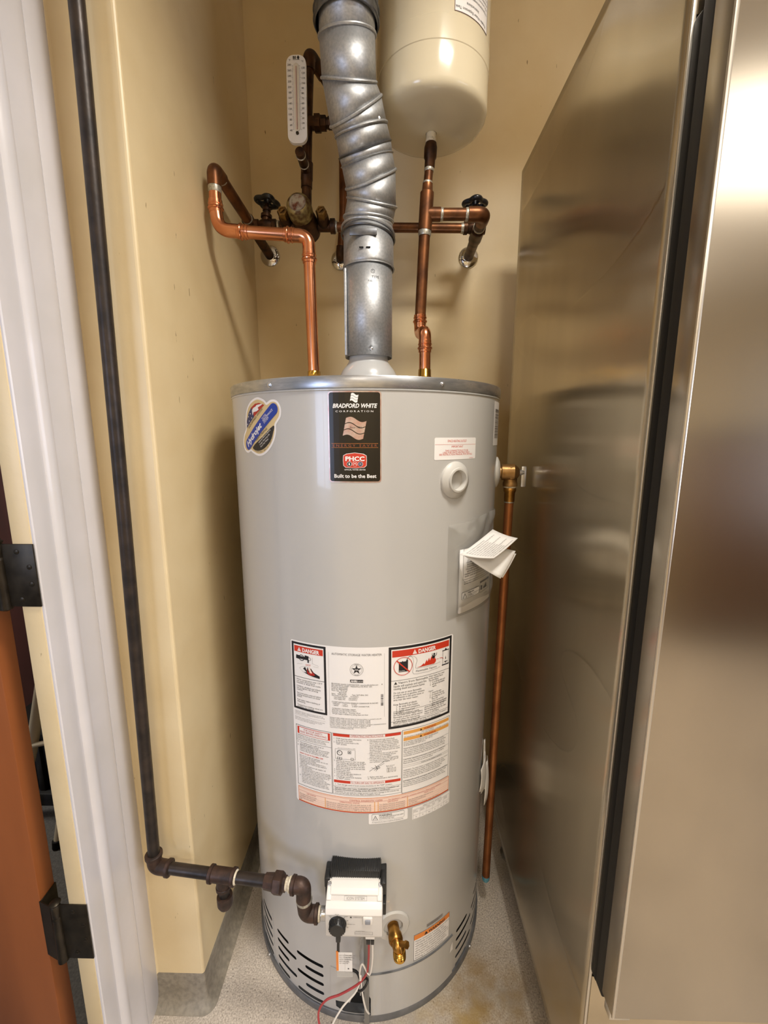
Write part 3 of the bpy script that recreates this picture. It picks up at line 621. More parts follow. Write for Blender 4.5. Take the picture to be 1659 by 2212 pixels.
# black brand plate
o = label('brand_plate', rrect(U(-9.4), 1.3194, U(7.9), 1.488, 0.006), k_silver); o['label'] = 'glossy black brand plate with foil border'
P = Print(cyl_map, base=0.0006)
P.poly(rrect(U(-9.4)+0.0022, 1.3194+0.0022, U(7.9)-0.0022, 1.488-0.0022, 0.0045), k_gloss, 0)
uc = U(-0.75)
def flag(cx, cy, w, h, m, n=3, gap=0.14, tilt=0.18, lay=2):
    for k in range(n):
        y0 = cy+h/2-h*k/n; y1 = y0-h/n*(1-gap); top = []; bot = []
        for i in range(13):
            t = i/12; wv = 0.10*h*math.sin(t*2*PI)-t*0.16*h
            sx = -w*tilt*((cy-y0)/h) ; top.append((cx-w/2+w*t+w*tilt*((y0-cy)/h), y0+wv)); bot.append((cx-w/2+w*t+w*tilt*((y1-cy)/h)*1.0, y1+wv))
        P.put(top+bot, [(i, i+1, 13+i+1, 13+i) for i in range(12)], m, lay)
flag(uc, 1.4765, 0.0135, 0.014, k_white)
P.text('BRADFORD WHITE', uc, 1.4580, 0.0105, k_white, 2, 'CENTER', fit=0.083, bold=0.03, shear=0.25)
P.text('C O R P O R A T I O N', uc, 1.4500, 0.0045, k_white, 2, 'CENTER', fit=0.070)
flag(uc, 1.4225, 0.038, 0.034, k_silver)
P.text('Since 1881', uc+0.002, 1.4205, 0.0052, k_black, 3, 'CENTER', shear=0.2)
P.rect(U(-9.4)+0.006, 1.3925, U(7.9)-0.006, 1.3929, k_orange, 1); P.rect(U(-9.4)+0.006, 1.3850, U(7.9)-0.006, 1.3854, k_orange, 1)
P.text('E N E R G Y   S A V E R', uc, 1.3868, 0.0062, k_copperink, 2, 'CENTER', fit=0.083)
badge = lambda g: [(uc-0.022+g, 1.3515+g*0.6), (uc-0.018+g, 1.3478+g), (uc, 1.3464+g), (uc+0.018-g, 1.3478+g), (uc+0.022-g, 1.3515+g*0.6), (uc+0.0225-g, 1.361), (uc+0.022-g, 1.3705-g*0.6), (uc+0.016-g, 1.3738-g), (uc, 1.3758-g), (uc-0.016+g, 1.3738-g), (uc-0.022+g, 1.3705-g*0.6), (uc-0.0225+g, 1.361)]
P.poly(badge(0), k_white, 1); P.poly(badge(0.0008), k_red, 2)
P.text('PHCC', uc, 1.3605, 0.0115, k_white, 3, 'CENTER', fit=0.036, bold=0.035)
for i, g in enumerate((-0.0105, 0, 0.0105)):
    P.disc((uc+g, 1.3545), 0.0047, k_white, 3); P.disc((uc+g, 1.3545), 0.0041, [k_black, k_red, k_navy][i], 4)
P.poly([(uc-0.0105, 1.3577), (uc-0.0090, 1.3543), (uc-0.0096, 1.3525), (uc-0.0114, 1.3525), (uc-0.0120, 1.3543)], k_white, 5)
P.line([(uc-0.0025, 1.3533), (uc-0.0012, 1.3560), (uc, 1.3553), (uc+0.0012, 1.3560), (uc+0.0025, 1.3533)], 0.0009, k_white, 5)
P.rect(uc+0.0084, 1.3525, uc+0.0126, 1.3567, k_mid, 5)
P.text('OFFICIAL WATER HEATER', uc, 1.3425, 0.0040, k_white, 2, 'CENTER', fit=0.040)
P.text('Built to be the Best', uc, 1.3285, 0.0098, k_white, 2, 'CENTER', fit=0.080, bold=0.02)
P.build('print', o)

# cut-out sticker with the striped flag
TAN = [(-0.0018, 0.0553), (0.0155, 0.0504), (0.0252, 0.0436), (0.0387, 0.0487), (0.0511, 0.0474), (0.0592, 0.0369), (0.0584, 0.0227), (0.049, 0.0116), (0.0452, 0.0052), (0.0443, -0.0093), (0.0374, -0.0257), (0.0242, -0.0407), (0.0077, -0.0503), (-0.0099, -0.0525), (-0.0287, -0.047), (-0.0373, -0.0437), (-0.0513, -0.0476), (-0.0635, -0.0426), (-0.0687, -0.0302), (-0.062, -0.016), (-0.051, -0.0038), (-0.0496, 0.0134), (-0.0455, 0.0305), (-0.0347, 0.0436), (-0.0187, 0.052)]
def smooth_loop(P, n=4):
    out = []; m = len(P)
    for i in range(m):
        p0, p1, p2, p3 = [Vector(P[(i+k-1) % m]) for k in range(4)]
        for k in range(n):
            t = k/n; q = 0.5*((2*p1)+(p2-p0)*t+(2*p0-5*p1+4*p2-p3)*t*t+(3*p1-p0-3*p2+p3)*t**3); out.append((q.x, q.y))
    return out
HU, HV = U(-38), 1.423
def H_(pts): return [(HU+p[0], HV+p[1]) for p in pts]
def grow(pts, g):
    m = len(pts); out = []
    for i in range(m):
        a = Vector(pts[i-1]); c = Vector(pts[(i+1) % m]); d_ = (c-a).normalized(); n_ = Vector((-d_.y, d_.x)); p = Vector(pts[i])+n_*g; out.append((p.x, p.y))
    return out
tan_l = smooth_loop(TAN)
o = label('flag_sticker', H_(grow(tan_l, 0.0045)), k_white); o['label'] = 'cut-out sticker with blue lozenge and striped flag'
P = Print(cyl_map, base=0.0006); P.poly(H_(tan_l), k_tan, 0)
P.poly(H_([(-0.0494, -0.0012), (-0.0484, 0.0134), (-0.038, 0.0302), (-0.0263, 0.0407), (-0.0193, 0.0296), (-0.0168, 0.022)]), k_navy, 1)
P.poly(H_([(-0.0263, 0.0407), (-0.0113, 0.0475), (0.0033, 0.0485), (0.0189, 0.0438), (0.0005, 0.0322), (-0.0168, 0.022), (-0.0193, 0.0296)]), k_dred, 1)
P.poly(H_([(-0.0236, 0.0347), (-0.0183, 0.0395), (-0.0103, 0.0417), (-0.0056, 0.0448), (0.0113, 0.0465), (0.0125, 0.0449), (-0.0017, 0.0397), (0.0008, 0.0355), (-0.0067, 0.0325), (-0.0175, 0.0312), (-0.022, 0.0246)]), k_white, 2)
for x, y in [(-0.0311, 0.0283), (-0.0396, 0.0226), (-0.0259, 0.0197), (-0.0363, 0.0135), (-0.0444, 0.0073)]:
    P.poly(H_([(x+(0.0021 if k % 2 == 0 else 0.0009)*math.sin(k*PI/5), y+(0.0021 if k % 2 == 0 else 0.0009)*math.cos(k*PI/5)) for k in range(10)]), k_white, 2)
a = Vector((-0.0456, -0.0343)); b_ = Vector((0.0448, 0.0349)); ang = math.atan2(b_.y-a.y, b_.x-a.x); dg = math.degrees(ang)
P.poly([(HU+q[0], HV+q[1]) for q in arc_pts(b_.x, b_.y, 0.0115, dg-90, dg+90, 10)+arc_pts(a.x, a.y, 0.0115, dg+90, dg+270, 10)], k_blue, 3)
def along(p, q, off): d_ = (Vector(q)-Vector(p)).normalized(); return Vector((-d_.y, d_.x))*off
q = a+along(a, b_, -0.0045)-(b_-a).normalized()*0.004
P.text('Hydrojet', HU+q.x, HV+q.y, 0.0165, k_white, 4, rot=ang, fit=0.070, bold=0.03, shear=0.2)
q = a+(b_-a)*0.66+along(a, b_, 0.0040)
P.text('TOTAL\nPERFORMANCE\nSYSTEM', HU+q.x, HV+q.y, 0.0062, k_white, 4, rot=ang, lead=0.75, sx=0.85)
q = Vector((-0.0400, -0.0020)); P.text('EQUIPPED WITH', HU+q.x, HV+q.y, 0.0062, k_black, 2, rot=ang-0.05, fit=0.064)
q = Vector((-0.0125, -0.0275)); P.text('FEATURING', HU+q.x, HV+q.y, 0.0058, k_black, 2, rot=ang-0.08, fit=0.044)
P.poly(H_(smooth_loop([(0.0428, 0.0037), (0.0415, -0.0093), (0.0315, -0.0274), (0.0125, -0.0418), (-0.0093, -0.0466), (-0.028, -0.04), (0.0103, -0.0175)], 3)), k_black, 1)
q = Vector((-0.0080, -0.0325)); P.text('Sediment Removal Built-in\nLonger Operating Life\nMore Hot Water', HU+q.x+0.004, HV+q.y+0.001, 0.0044, k_white, 2, rot=ang-0.06, lead=1.2)
for k, ch in enumerate('BRADFORD WHITE CORPORATION'):
    t_ = math.radians(248+k*4.6); q = Vector((0.0*math.cos(t_), 0)); cx, cy = -0.0045+0.0465*math.cos(t_), -0.0035+0.0465*math.sin(t_)
    if ch != ' ': P.text(ch, HU+cx, HV+cy, 0.0044, k_grey, 2, rot=t_+PI/2)
P.build('print', o)

# space-heating outlet label
o = label('outlet_label', rrect(U(26.6), 1.3600, U(46.7), 1.4035, 0.003))
P = Print(cyl_map, base=0.0006); c = U(36.6)
P.text('SPACE HEATING OUTLET', c, 1.3945, 0.0066, k_red, 0, 'CENTER', fit=0.053); P.rect(U(26.8), 1.3897, U(46.5), 1.3901, k_red, 0)
P.text('IMPORTANT', c, 1.3838, 0.0058, k_red, 0, 'CENTER'); P.text('THIS CONNECTION IS TO BE\nUSED FOR SPACE HEATING ONLY.\nSEE INSTRUCTION MANUAL FOR DETAILS.', c, 1.3762, 0.0049, k_red, 0, 'CENTER', lead=0.78)
P.text('239-45555-00', U(43), 1.3615, 0.0024, k_red, 0)
P.build('print', o)
# narrow label at the right-hand edge
o = label('barcode_label', rrect(U(62.5), 1.385, U(75), 1.483, 0.003))
P = Print(cyl_map, base=0.0006)
for k in range(30): P.rect(U(64.5), 1.402+k*0.0022, U(73), 1.402+k*0.0022+random.choice((0.0007, 0.0011, 0.0015)), k_grey, 0)
P.build('print', o)
# lower warning label above the access panel
o = label('drain_warning_label', rrect(U(21.6), 0.1500, U(40.7), 0.2275, 0.002)); o['label'] = 'white warning label with orange header'
P = Print(cyl_map, base=0.0006); P.frame(U(21.7), 0.1505, U(40.6), 0.2270, 0.0010, k_black, 0); P.rect(U(21.7)+0.0012, 0.2115, U(40.6)-0.0012, 0.2255, k_orange, 0)
c = U(31.2); P.poly([(c-0.026, 0.2135), (c-0.016, 0.2135), (c-0.021, 0.2222)], k_black, 1); P.text('WARNING', c-0.014, 0.2137, 0.0105, k_black, 1, bold=0.03, shear=0.15)
P.text('Water heated to a temperature which\nwill satisfy clothes washing, dish\nwashing and other sanitizing needs\ncan scald and cause permanent injury\nupon contact. Certain components of\nthis heater may release hot water.\nRead the instruction manual before\ndraining or servicing the heater.', U(22.4), 0.2045, 0.0063, k_grey, 1, lead=1.12, fit=U(40.2)-U(22.4))
P.build('print', o)
o = label('foil_strip', [(U(27.8), 0.2315), (U(36.3), 0.2315), (U(36.3), 0.2405), (U(27.8), 0.2405)], k_mid)
P = Print(cyl_map, base=0.0006); P.text('UL LISTED  ISSUE NO. 75\nGAS WATER HEATER', U(28.1), 0.2370, 0.0036, k_grey, 0, lead=1.0); P.build('print', o)
# small warning and table labels below the big sheet
o = label('small_warning_label', rrect(U(3.0), 0.5605, U(18.3), 0.5875, 0.003))
P = Print(cyl_map, base=0.0006); P.poly(rrect(U(4.2), 0.5685, U(16.9), 0.5860, 0.003), k_black, 0); P.poly(rrect(U(4.2)+0.0006, 0.5691, U(16.9)-0.0006, 0.5854, 0.0026), label_m, 1)
P.poly([(U(4.6), 0.5710), (U(6.5), 0.5710), (U(5.55), 0.5825)], k_black, 2); P.poly([(U(4.85), 0.5717), (U(6.25), 0.5717), (U(5.55), 0.5805)], label_m, 3); P.rect(U(5.5), 0.5735, U(5.6), 0.5780, k_black, 4)
P.text('WARNING', U(6.9), 0.5800, 0.0060, k_black, 2, bold=0.02); P.text('CANCER AND REPRODUCTIVE HARM\nwww.P65Warnings.ca.gov', U(6.9), 0.5758, 0.0041, k_black, 2, lead=0.9, fit=U(16.5)-U(6.9))
P.text('As required by the state of California (Proposition 65).', U(4.2), 0.5640, 0.0036, k_black, 2, fit=U(16.5)-U(4.2))
P.build('print', o)
o = label('table_label', rrect(U(20.2), 0.5530, U(38.1), 0.5860, 0.003))
P = Print(cyl_map, base=0.0006); P.frame(U(20.6), 0.5540, U(37.8), 0.5790, 0.0004, k_grey, 0); P.rect(U(20.6), 0.5640, U(37.8), 0.5643, k_grey, 0)
for k in range(1, 6): P.rect(U(20.6+k*2.87), 0.5540, U(20.6+k*2.87)+0.0003, 0.5790, k_grey, 0)
P.text('FIRST HOUR RATING', U(29.2), 0.5808, 0.0038, k_grey, 0, 'CENTER', fit=0.05)
for k in range(6): P.text(['INPUT\nBTU/HR', 'MODEL\nHEIGHT', 'TANK\nCAPACITY', 'RISE\n90 F', 'RECOV\nGPH', 'DRAFT\nHOOD'][k], U(20.8+k*2.87), 0.5745, 0.0030, k_grey, 0, lead=1.1); P.text(['75', '76', '80.3', '81', '125', '4.00'][k], U(21.6+k*2.87), 0.5578, 0.0036, k_grey, 0)
P.build('print', o)

# ---- the large instruction sheet
o = label('instruction_sheet', rrect(U(-26.8), 0.5885, U(37.4), 0.9818, 0.005)); o['label'] = 'large white instruction sheet with danger panels'
P = Print(cyl_map, base=0.0006)
# left danger panel
a0, a1, z0, z1 = U(-26.3), U(-12.2), 0.8220, 0.9785
P.frame(a0, z0, a1, z1, 0.0048, k_black, 0)
i0, i1 = a0+0.0065, a1-0.0065
P.rect(i0, 0.9570, i1, 0.9705, k_red, 0); c = (i0+i1)/2
P.poly([(i0+0.008, 0.9590), (i0+0.0175, 0.9590), (i0+0.01275, 0.9680)], k_white, 1); P.rect(i0+0.0124, 0.9610, i0+0.0131, 0.9650, k_red, 2)
P.text('DANGER', i0+0.0200, 0.9590, 0.0118, k_white, 1, bold=0.035, fit=0.040)
# tap over a scalded hand
P.line([(i0+0.006, 0.9455), (i0+0.012, 0.9450)], 0.0085, k_black, 1); P.line([(i0+0.014, 0.9450), (i0+0.036, 0.9450)], 0.0062, k_black, 1); P.annulus((i0+0.018, 0.9448), 0.0070, 0.0016, k_black, 1)
P.line([(i0+0.027, 0.9490), (i0+0.034, 0.9482)], 0.0060, k_black, 1); P.line([(i0+0.034, 0.9450), (i0+0.034, 0.9370)], 0.0032, k_black, 1); P.disc((i0+0.0375, 0.9455), 0.0034, k_white, 2); P.annulus((i0+0.0375, 0.9455), 0.0034, 0.0009, k_black, 3)
P.text('HOT', i0+0.0275, 0.9290, 0.0058, k_red, 2)
P.line([(i0+0.044, 0.9500), (i0+0.044, 0.9370)], 0.0004, k_mid, 1); P.line([(i0+0.006, 0.9290), (i0+0.020, 0.9315)], 0.0004, k_mid, 1); P.line([(i0+0.043, 0.9365), (i0+0.058, 0.9325)], 0.0004, k_mid, 1); P.line([(i0+0.058, 0.9290), (i0+0.046, 0.9300)], 0.0004, k_mid, 1)
P.line([(i0+0.030, 0.9275), (i0+0.018, 0.9245), (i0+0.012, 0.9205), (i0+0.022, 0.9120)], 0.0004, k_mid, 1)
P.poly([(i0+0.026, 0.9255), (i0+0.030, 0.9180), (i0+0.032, 0.9270), (i0+0.0345, 0.9180), (i0+0.040, 0.9245), (i0+0.046, 0.9160), (i0+0.060, 0.9095), (i0+0.060, 0.9040), (i0+0.046, 0.9060), (i0+0.034, 0.9085), (i0+0.022, 0.9130), (i0+0.030, 0.9135), (i0+0.021, 0.9210)], k_black, 1)
P.poly([(i0+0.031, 0.9230), (i0+0.035, 0.9140), (i0+0.042, 0.9180), (i0+0.050, 0.9110), (i0+0.038, 0.9085), (i0+0.031, 0.9120)], k_dred, 2); P.poly([(i0+0.035, 0.9265), (i0+0.0375, 0.9265), (i0+0.043, 0.9140), (i0+0.040, 0.9135), (i0+0.0365, 0.9150)], k_peach, 3); P.text('BURN', i0+0.037, 0.9085, 0.0040, k_red, 3)
P.rect(a0+0.0048, 0.8985, a1-0.0048, 0.8995, k_black, 0)
P.text('Water temperature over 125\u00b0F\ncan cause severe burns\ninstantly or death from scalds.\n\nChildren, disabled and elderly\nare at highest risk of being\nscalded.\n\nSee instruction manual before\nsetting temperature at water\nheater.\n\nFeel water before bathing or\nshowering.\n\nTemperature limiting valves are\navailable, see manual.', i0+0.003, 0.8920, 0.0047, k_black, 1, lead=0.86, fit=i1-i0-0.006)
P.text('CAUTION: Hotter water increases the risk of\nscald injury. Before changing temperature setting,\nsee instruction manual.', a0+0.002, 0.8150, 0.0028, k_grey, 1, lead=1.1, fit=a1-a0-0.008); P.line([(a0+0.001, 0.8065), (a1-0.004, 0.8065)], 0.0003, k_mid, 1)
P.text('Flammable vapors may be drawn by air currents\nfrom surrounding areas to the water heater.\nDo not store near this appliance.', a0+0.002, 0.8010, 0.0028, k_grey, 1, lead=1.1, fit=a1-a0-0.008)
# data plate in the middle
c = U(-1.0)
P.text('AUTOMATIC STORAGE WATER HEATER', c, 0.9632, 0.0068, k_grey, 1, 'CENTER', fit=0.104)
for x in (U(-11.2), U(9.0)): P.rect(x, 0.823, x+0.0003, 0.968, k_mid, 0)
lc = (c+0.0, 0.9325); P.annulus(lc, 0.0138, 0.0005, k_black, 1); P.annulus(lc, 0.0108, 0.0004, k_grey, 1)
P.poly([(lc[0]+(0.0105 if k % 2 == 0 else 0.0042)*math.sin(k*PI/5), lc[1]+(0.0105 if k % 2 == 0 else 0.0042)*math.cos(k*PI/5)) for k in range(10)], k_black, 1)
P.text('CSA', lc[0], lc[1]-0.0014, 0.0042, k_white, 2, 'CENTER', bold=0.02); P.text('DESIGN', lc[0], lc[1]+0.0110, 0.0024, k_black, 2, 'CENTER'); P.text('CERTIFIED', lc[0], lc[1]-0.0130, 0.0022, k_black, 2, 'CENTER')
P.poly(rrect(c-0.0135, 0.9035, c+0.0135, 0.9100, 0.001), k_black, 1); P.text('AHRI', c-0.0120, 0.9048, 0.0058, k_white, 2, bold=0.04); P.text('CERTIFIED', c+0.0008, 0.9052, 0.0036, k_white, 2)
P.text('BRADFORD WHITE CORPORATION  www.bradfordwhite.com\n200 LAFAYETTE STREET  MIDDLEVILLE MI 49333  USA\nModel No: RG275H6N\nSerial No: RB45202456\nNom. Cap.:  75 US gal\n               283.9 liters\nInput:    76000 Btu/hr           Type: NATURAL GAS\nGas Pressure Manifold:      4.0 (inWC)\n     Inlet Supply Max:      14.0 (inWC)\n     Inlet Supply Min:       5.0 (inWC)\n\nCLOSET INSTALLATION MINIMUM CLEARANCES IN INCHES\n  4 FRONT      1 LEFT        12 TOP\n  1 BACK       1 RIGHT        6 VENT CONNECTOR\n\nCATEGORY I NATURAL DRAFT\nANSI Z21.10.3-2017/CSA 4.3-2017\nPressure: Test 300 psi   Working 150 psi\nThis gas supply is satisfactory during input and draw', U(-10.3), 0.8968, 0.0041, k_black, 1, lead=0.93, fit=0.098)
for k in range(11): P.rect(U(7.7), 0.850+k*0.0025, U(8.6), 0.850+k*0.0025+random.choice((0.0009, 0.0014, 0.0018)), k_grey, 1)
P.rect(U(8.0), 0.8975, U(8.2), 0.9000, k_black, 1)
P.text('MANUFACTURED UNDER ONE OR MORE OF THE FOLLOWING U.S. PATENTS 5,761,379\n5,943,984  6,056,542  6,142,216  5,341,770  5,660,165  5,954,492  6,935,280\n5,199,385  4,672,919  4,829,983  5,092,519  5,115,767  5,596,952  5,682,666\n7,063,132  7,092,624  7,270,087  7,007,748  6,684,821  6,442,178  7,063,133\nOTHER U.S. AND FOREIGN PATENT APPLICATIONS PENDING  CURRENT CANADIAN PATENTS\n2,314,845  2,504,824  2,108,186  2,143,031  2,409,271  2,548,958  2,092,105', U(-11.3), 0.8180, 0.0031, k_black, 1, lead=1.03, fit=U(9.6)-U(-11.3))
P.text('This water heater meets or exceeds all minimum efficiency\nrequirements of ASHRAE Standard 90.', U(-11.3), 0.7985, 0.0033, k_black, 1, lead=1.0)
# right danger panel
a0, a1, z0, z1 = U(10.5), U(36.6), 0.7922, 0.9795
P.frame(a0, z0, a1, z1, 0.0056, k_black, 0); i0, i1 = a0+0.0075, a1-0.0075
P.rect(i0, 0.9565, i1, 0.9710, k_red, 0); P.poly([(i0+0.044, 0.9585), (i0+0.054, 0.9585), (i0+0.049, 0.9685)], k_white, 1); P.rect(i0+0.0487, 0.9605, i0+0.0493, 0.9655, k_red, 2); P.text('DANGER', i0+0.0570, 0.9588, 0.0122, k_white, 1, bold=0.035, fit=0.042)
# crossed-out fuel can, fire, running figure, burning heater
P.rect(i0+0.014, 0.9220, i0+0.034, 0.9450, k_black, 1); P.rect(i0+0.030, 0.9450, i0+0.034, 0.9480, k_black, 1); P.rect(i0+0.021, 0.9450, i0+0.023, 0.9465, k_black, 1); P.text('Gasoline', i0+0.0145, 0.9235, 0.0036, k_white, 2)
P.annulus((i0+0.0235, 0.9345), 0.0205, 0.0013, k_red, 2); P.line([(i0+0.0095, 0.9485), (i0+0.0375, 0.9205)], 0.0026, k_red, 3)
P.line([(i0+0.031, 0.9470), (i0+0.034, 0.9530), (i0+0.040, 0.9555)], 0.0011, k_black, 1)
pu = [(i0+0.040, 0.9550), (i0+0.048, 0.9530), (i0+0.053, 0.9480), (i0+0.0545, 0.9420), (i0+0.052, 0.9340), (i0+0.051, 0.9260), (i0+0.056, 0.9245), (i0+0.066, 0.9250), (i0+0.078, 0.9235), (i0+0.092, 0.9245), (i0+0.104, 0.9250), (i0+0.112, 0.9262)]
pl = [(i0+0.040, 0.9550), (i0+0.045, 0.9500), (i0+0.0465, 0.9420), (i0+0.045, 0.9330), (i0+0.046, 0.9240), (i0+0.044, 0.9185), (i0+0.047, 0.9130), (i0+0.056, 0.9115), (i0+0.068, 0.9120), (i0+0.080, 0.9110), (i0+0.092, 0.9125), (i0+0.104, 0.9130), (i0+0.112, 0.9150)]
P.line(pu, 0.0005, k_grey, 1); P.line(pl, 0.0005, k_grey, 1); P.text('Flammable Vapors', i0+0.0515, 0.9165, 0.0060, k_black, 2, fit=0.050, shear=0.1)
P.poly([(i0+0.054, 0.9265), (i0+0.064, 0.9285), (i0+0.070, 0.9330), (i0+0.072, 0.9300), (i0+0.077, 0.9400), (i0+0.079, 0.9345), (i0+0.083, 0.9430), (i0+0.085, 0.9360), (i0+0.089, 0.9455), (i0+0.092, 0.9380), (i0+0.097, 0.9425), (i0+0.099, 0.9350), (i0+0.101, 0.9370), (i0+0.100, 0.9300), (i0+0.096, 0.9262)], k_red, 1)
P.disc((i0+0.0955, 0.9485), 0.0024, k_black, 2); P.line([(i0+0.0905, 0.9510), (i0+0.0905, 0.9465), (i0+0.0945, 0.9440), (i0+0.1005, 0.9450), (i0+0.1020, 0.9500)], 0.0012, k_black, 2); P.poly([(i0+0.0905, 0.9460), (i0+0.0985, 0.9450), (i0+0.0965, 0.9395), (i0+0.0925, 0.9385), (i0+0.0900, 0.9400)], k_black, 2)
P.line([(i0+0.1035, 0.9345), (i0+0.1065, 0.9348)], 0.0012, k_red, 1); P.line([(i0+0.110, 0.9350), (i0+0.116, 0.9345), (i0+0.120, 0.9315)], 0.0012, k_red, 1)
hx = i0+0.118; P.frame(hx, 0.9165, hx+0.0165, 0.9495, 0.0008, k_black, 1); P.rect(hx-0.0015, 0.9150, hx+0.018, 0.9175, k_black, 1); P.rect(hx-0.001, 0.9485, hx+0.0175, 0.9505, k_black, 1); P.poly([(hx+0.005, 0.9505), (hx+0.0115, 0.9505), (hx+0.008, 0.9550)], k_black, 1)
P.rect(hx+0.004, 0.9225, hx+0.0135, 0.9240, k_black, 2); P.rect(hx+0.0075, 0.9200, hx+0.0100, 0.9225, k_black, 2); P.poly([(hx+0.007, 0.9290), (hx+0.0095, 0.9290), (hx+0.0088, 0.9330), (hx+0.0082, 0.9370), (hx+0.0075, 0.9330)], k_black, 2)
P.rect(a0+0.0056, 0.9030, a1-0.0056, 0.9038, k_black, 0)
P.poly([(i0+0.004, 0.8950), (i0+0.011, 0.8950), (i0+0.0075, 0.9010)], k_black, 1); P.text('Vapors from flammable', i0+0.013, 0.8958, 0.0072, k_black, 1); P.text('liquids will explode and catch fire\ncausing death and severe burns.', i0+0.003, 0.8885, 0.0072, k_black, 1, lead=0.84, fit=0.074)
P.text('Do not use or store flammable\nproducts such as gasoline, solvents\nor adhesives in the same room or\narea near the water heater.\n\nKeep flammable products:\n    1.  far away from heater,\n    2.  in approved containers,\n    3.  tightly closed and\n    4.  out of children\'s reach.', i0+0.003, 0.8735, 0.0060, k_black, 1, lead=0.90, fit=0.070)
P.text('Water heater has a main\nburner and pilot flame.\nThe pilot flame:\n   1.  is on all the time and\n   2.  will ignite flammable\n        vapors.\n\nVapors:\n   1.  cannot be seen,\n   2.  are heavier than air,\n   3.  go a long way on the\n        floor and\n   4.  can be carried from\n        other rooms to the pilot\n        flame by air currents.', i0+0.083, 0.8970, 0.0056, k_black, 1, lead=0.90, fit=0.050)
P.rect(i0+0.003, 0.8318, i1-0.003, 0.8324, k_black, 0)
P.text('Installation:\nDo not install water heater where\nflammable products will be stored\nor used unless the main burner\nand pilot flames are at least 18"', i0+0.003, 0.8270, 0.0056, k_black, 1, lead=0.92, fit=0.066); P.text('above the floor. This will reduce,\nbut not eliminate, the risk of\nvapors being ignited by the main\nburner or pilot flame.', i0+0.074, 0.8270, 0.0056, k_black, 1, lead=0.92, fit=0.058)
P.rect(a0+0.0056, 0.8080, a1-0.0056, 0.8086, k_black, 0); P.text('Read and follow water heater warnings and instructions. If owner\'s\nmanual is missing, contact the distributor or manufacturer.', i0+0.003, 0.8030, 0.0052, k_black, 1, lead=0.92, fit=i1-i0-0.006)
# safety column
a0, a1, z0, z1 = U(-25.8), U(-10.8), 0.6325, 0.7830
P.frame(a0, z0, a1, z1, 0.0009, k_black, 0); P.rect(a0+0.004, 0.7620, a1-0.003, 0.7795, k_red, 0); P.rect(a0+0.009, 0.7632, a1-0.008, 0.7783, label_m, 1)
P.text('FOR YOUR SAFETY\nREAD BEFORE OPERATING', (a0+a1)/2, 0.7722, 0.0062, k_dred, 2, 'CENTER', lead=0.95, fit=0.064)
P.text('WARNING: If you do not follow these instructions\nexactly, a fire or explosion may result causing\nproperty damage, personal injury or loss of life.', a0+0.003, 0.7570, 0.0035, k_black, 1, lead=1.05, fit=0.078); P.rect(a0, 0.7455, a1, 0.7461, k_black, 0)
P.text('A.  This appliance has a pilot lit by an\n     internal gas ignition system.\nB.  BEFORE LIGHTING smell all around the\n     appliance area for gas. Be sure to smell\n     next to the floor because some gas is\n     heavier than air and settles on the floor.', a0+0.003, 0.7400, 0.0040, k_black, 1, lead=0.98, fit=0.078)
P.text('WHAT TO DO IF YOU SMELL GAS', a0+0.008, 0.7130, 0.0043, k_red, 1, bold=0.02, fit=0.058)
P.text('\u2022 Do not try to light any appliance.\n\u2022 Do not touch any electric switch; do not use\n  any phone in your building.\n\u2022 Immediately call your gas supplier from a\n  neighbor\'s phone. Follow the gas supplier\'s\n  instructions.\n\u2022 If you cannot reach your gas supplier, call\n  the fire department.\nC.  Use only your hand to push in or turn the gas\n     control knob. Never use tools. If the knob will\n     not push in or turn by hand, don\'t try to repair\n     it, call a qualified service technician. Force or\n     attempted repair may result in a fire.\nD.  Do not use this appliance if any part has\n     been under water. Immediately call a qualified\n     technician to inspect the appliance and to\n     replace any part of the control system and\n     any gas control which has been under water.', a0+0.006, 0.7075, 0.0040, k_black, 1, lead=0.98, fit=0.077)
# operating instructions
a0, a1 = U(-10.5), U(15.6); c = (a0+a1)/2
def redbar(z):
    P.rect(a0+0.002, z, a0+0.038, z+0.0065, k_red, 0); P.rect(a1-0.036, z, a1-0.002, z+0.0065, k_red, 0); P.frame(a0+0.038, z, a1-0.036, z+0.0065, 0.0004, k_red, 0)
redbar(0.7755); P.text('OPERATING INSTRUCTIONS', c, 0.7768, 0.0058, k_dred, 1, 'CENTER', fit=0.070); redbar(0.6625); P.text('TO TURN OFF GAS TO APPLIANCE', c, 0.6638, 0.0056, k_dred, 1, 'CENTER', fit=0.072)
P.text('1.  STOP! Read the safety information\n     at the left on this label.\n2.  Set the gas control knob to the\n     "OFF" position.', a0+0.003, 0.7690, 0.0044, k_black, 1, lead=0.98, fit=0.060)
P.frame(a0+0.006, 0.7215, a0+0.050, 0.7455, 0.0005, k_grey, 1); P.annulus((a0+0.016, 0.7365), 0.0062, 0.0013, k_black, 1); P.line([(a0+0.016, 0.7365), (a0+0.013, 0.7395)], 0.0008, k_black, 1); P.frame(a0+0.034, 0.7360, a0+0.041, 0.7425, 0.0009, k_black, 1); P.rect(a0+0.036, 0.7380, a0+0.039, 0.7400, k_black, 1)
for x in (0.010, 0.015, 0.040): P.frame(a0+x, 0.7205, a0+x+0.006, 0.7260, 0.0007, k_black, 1)
P.text('Gas control knob (shown in OFF)', a0+0.012, 0.7475, 0.0028, k_grey, 1)
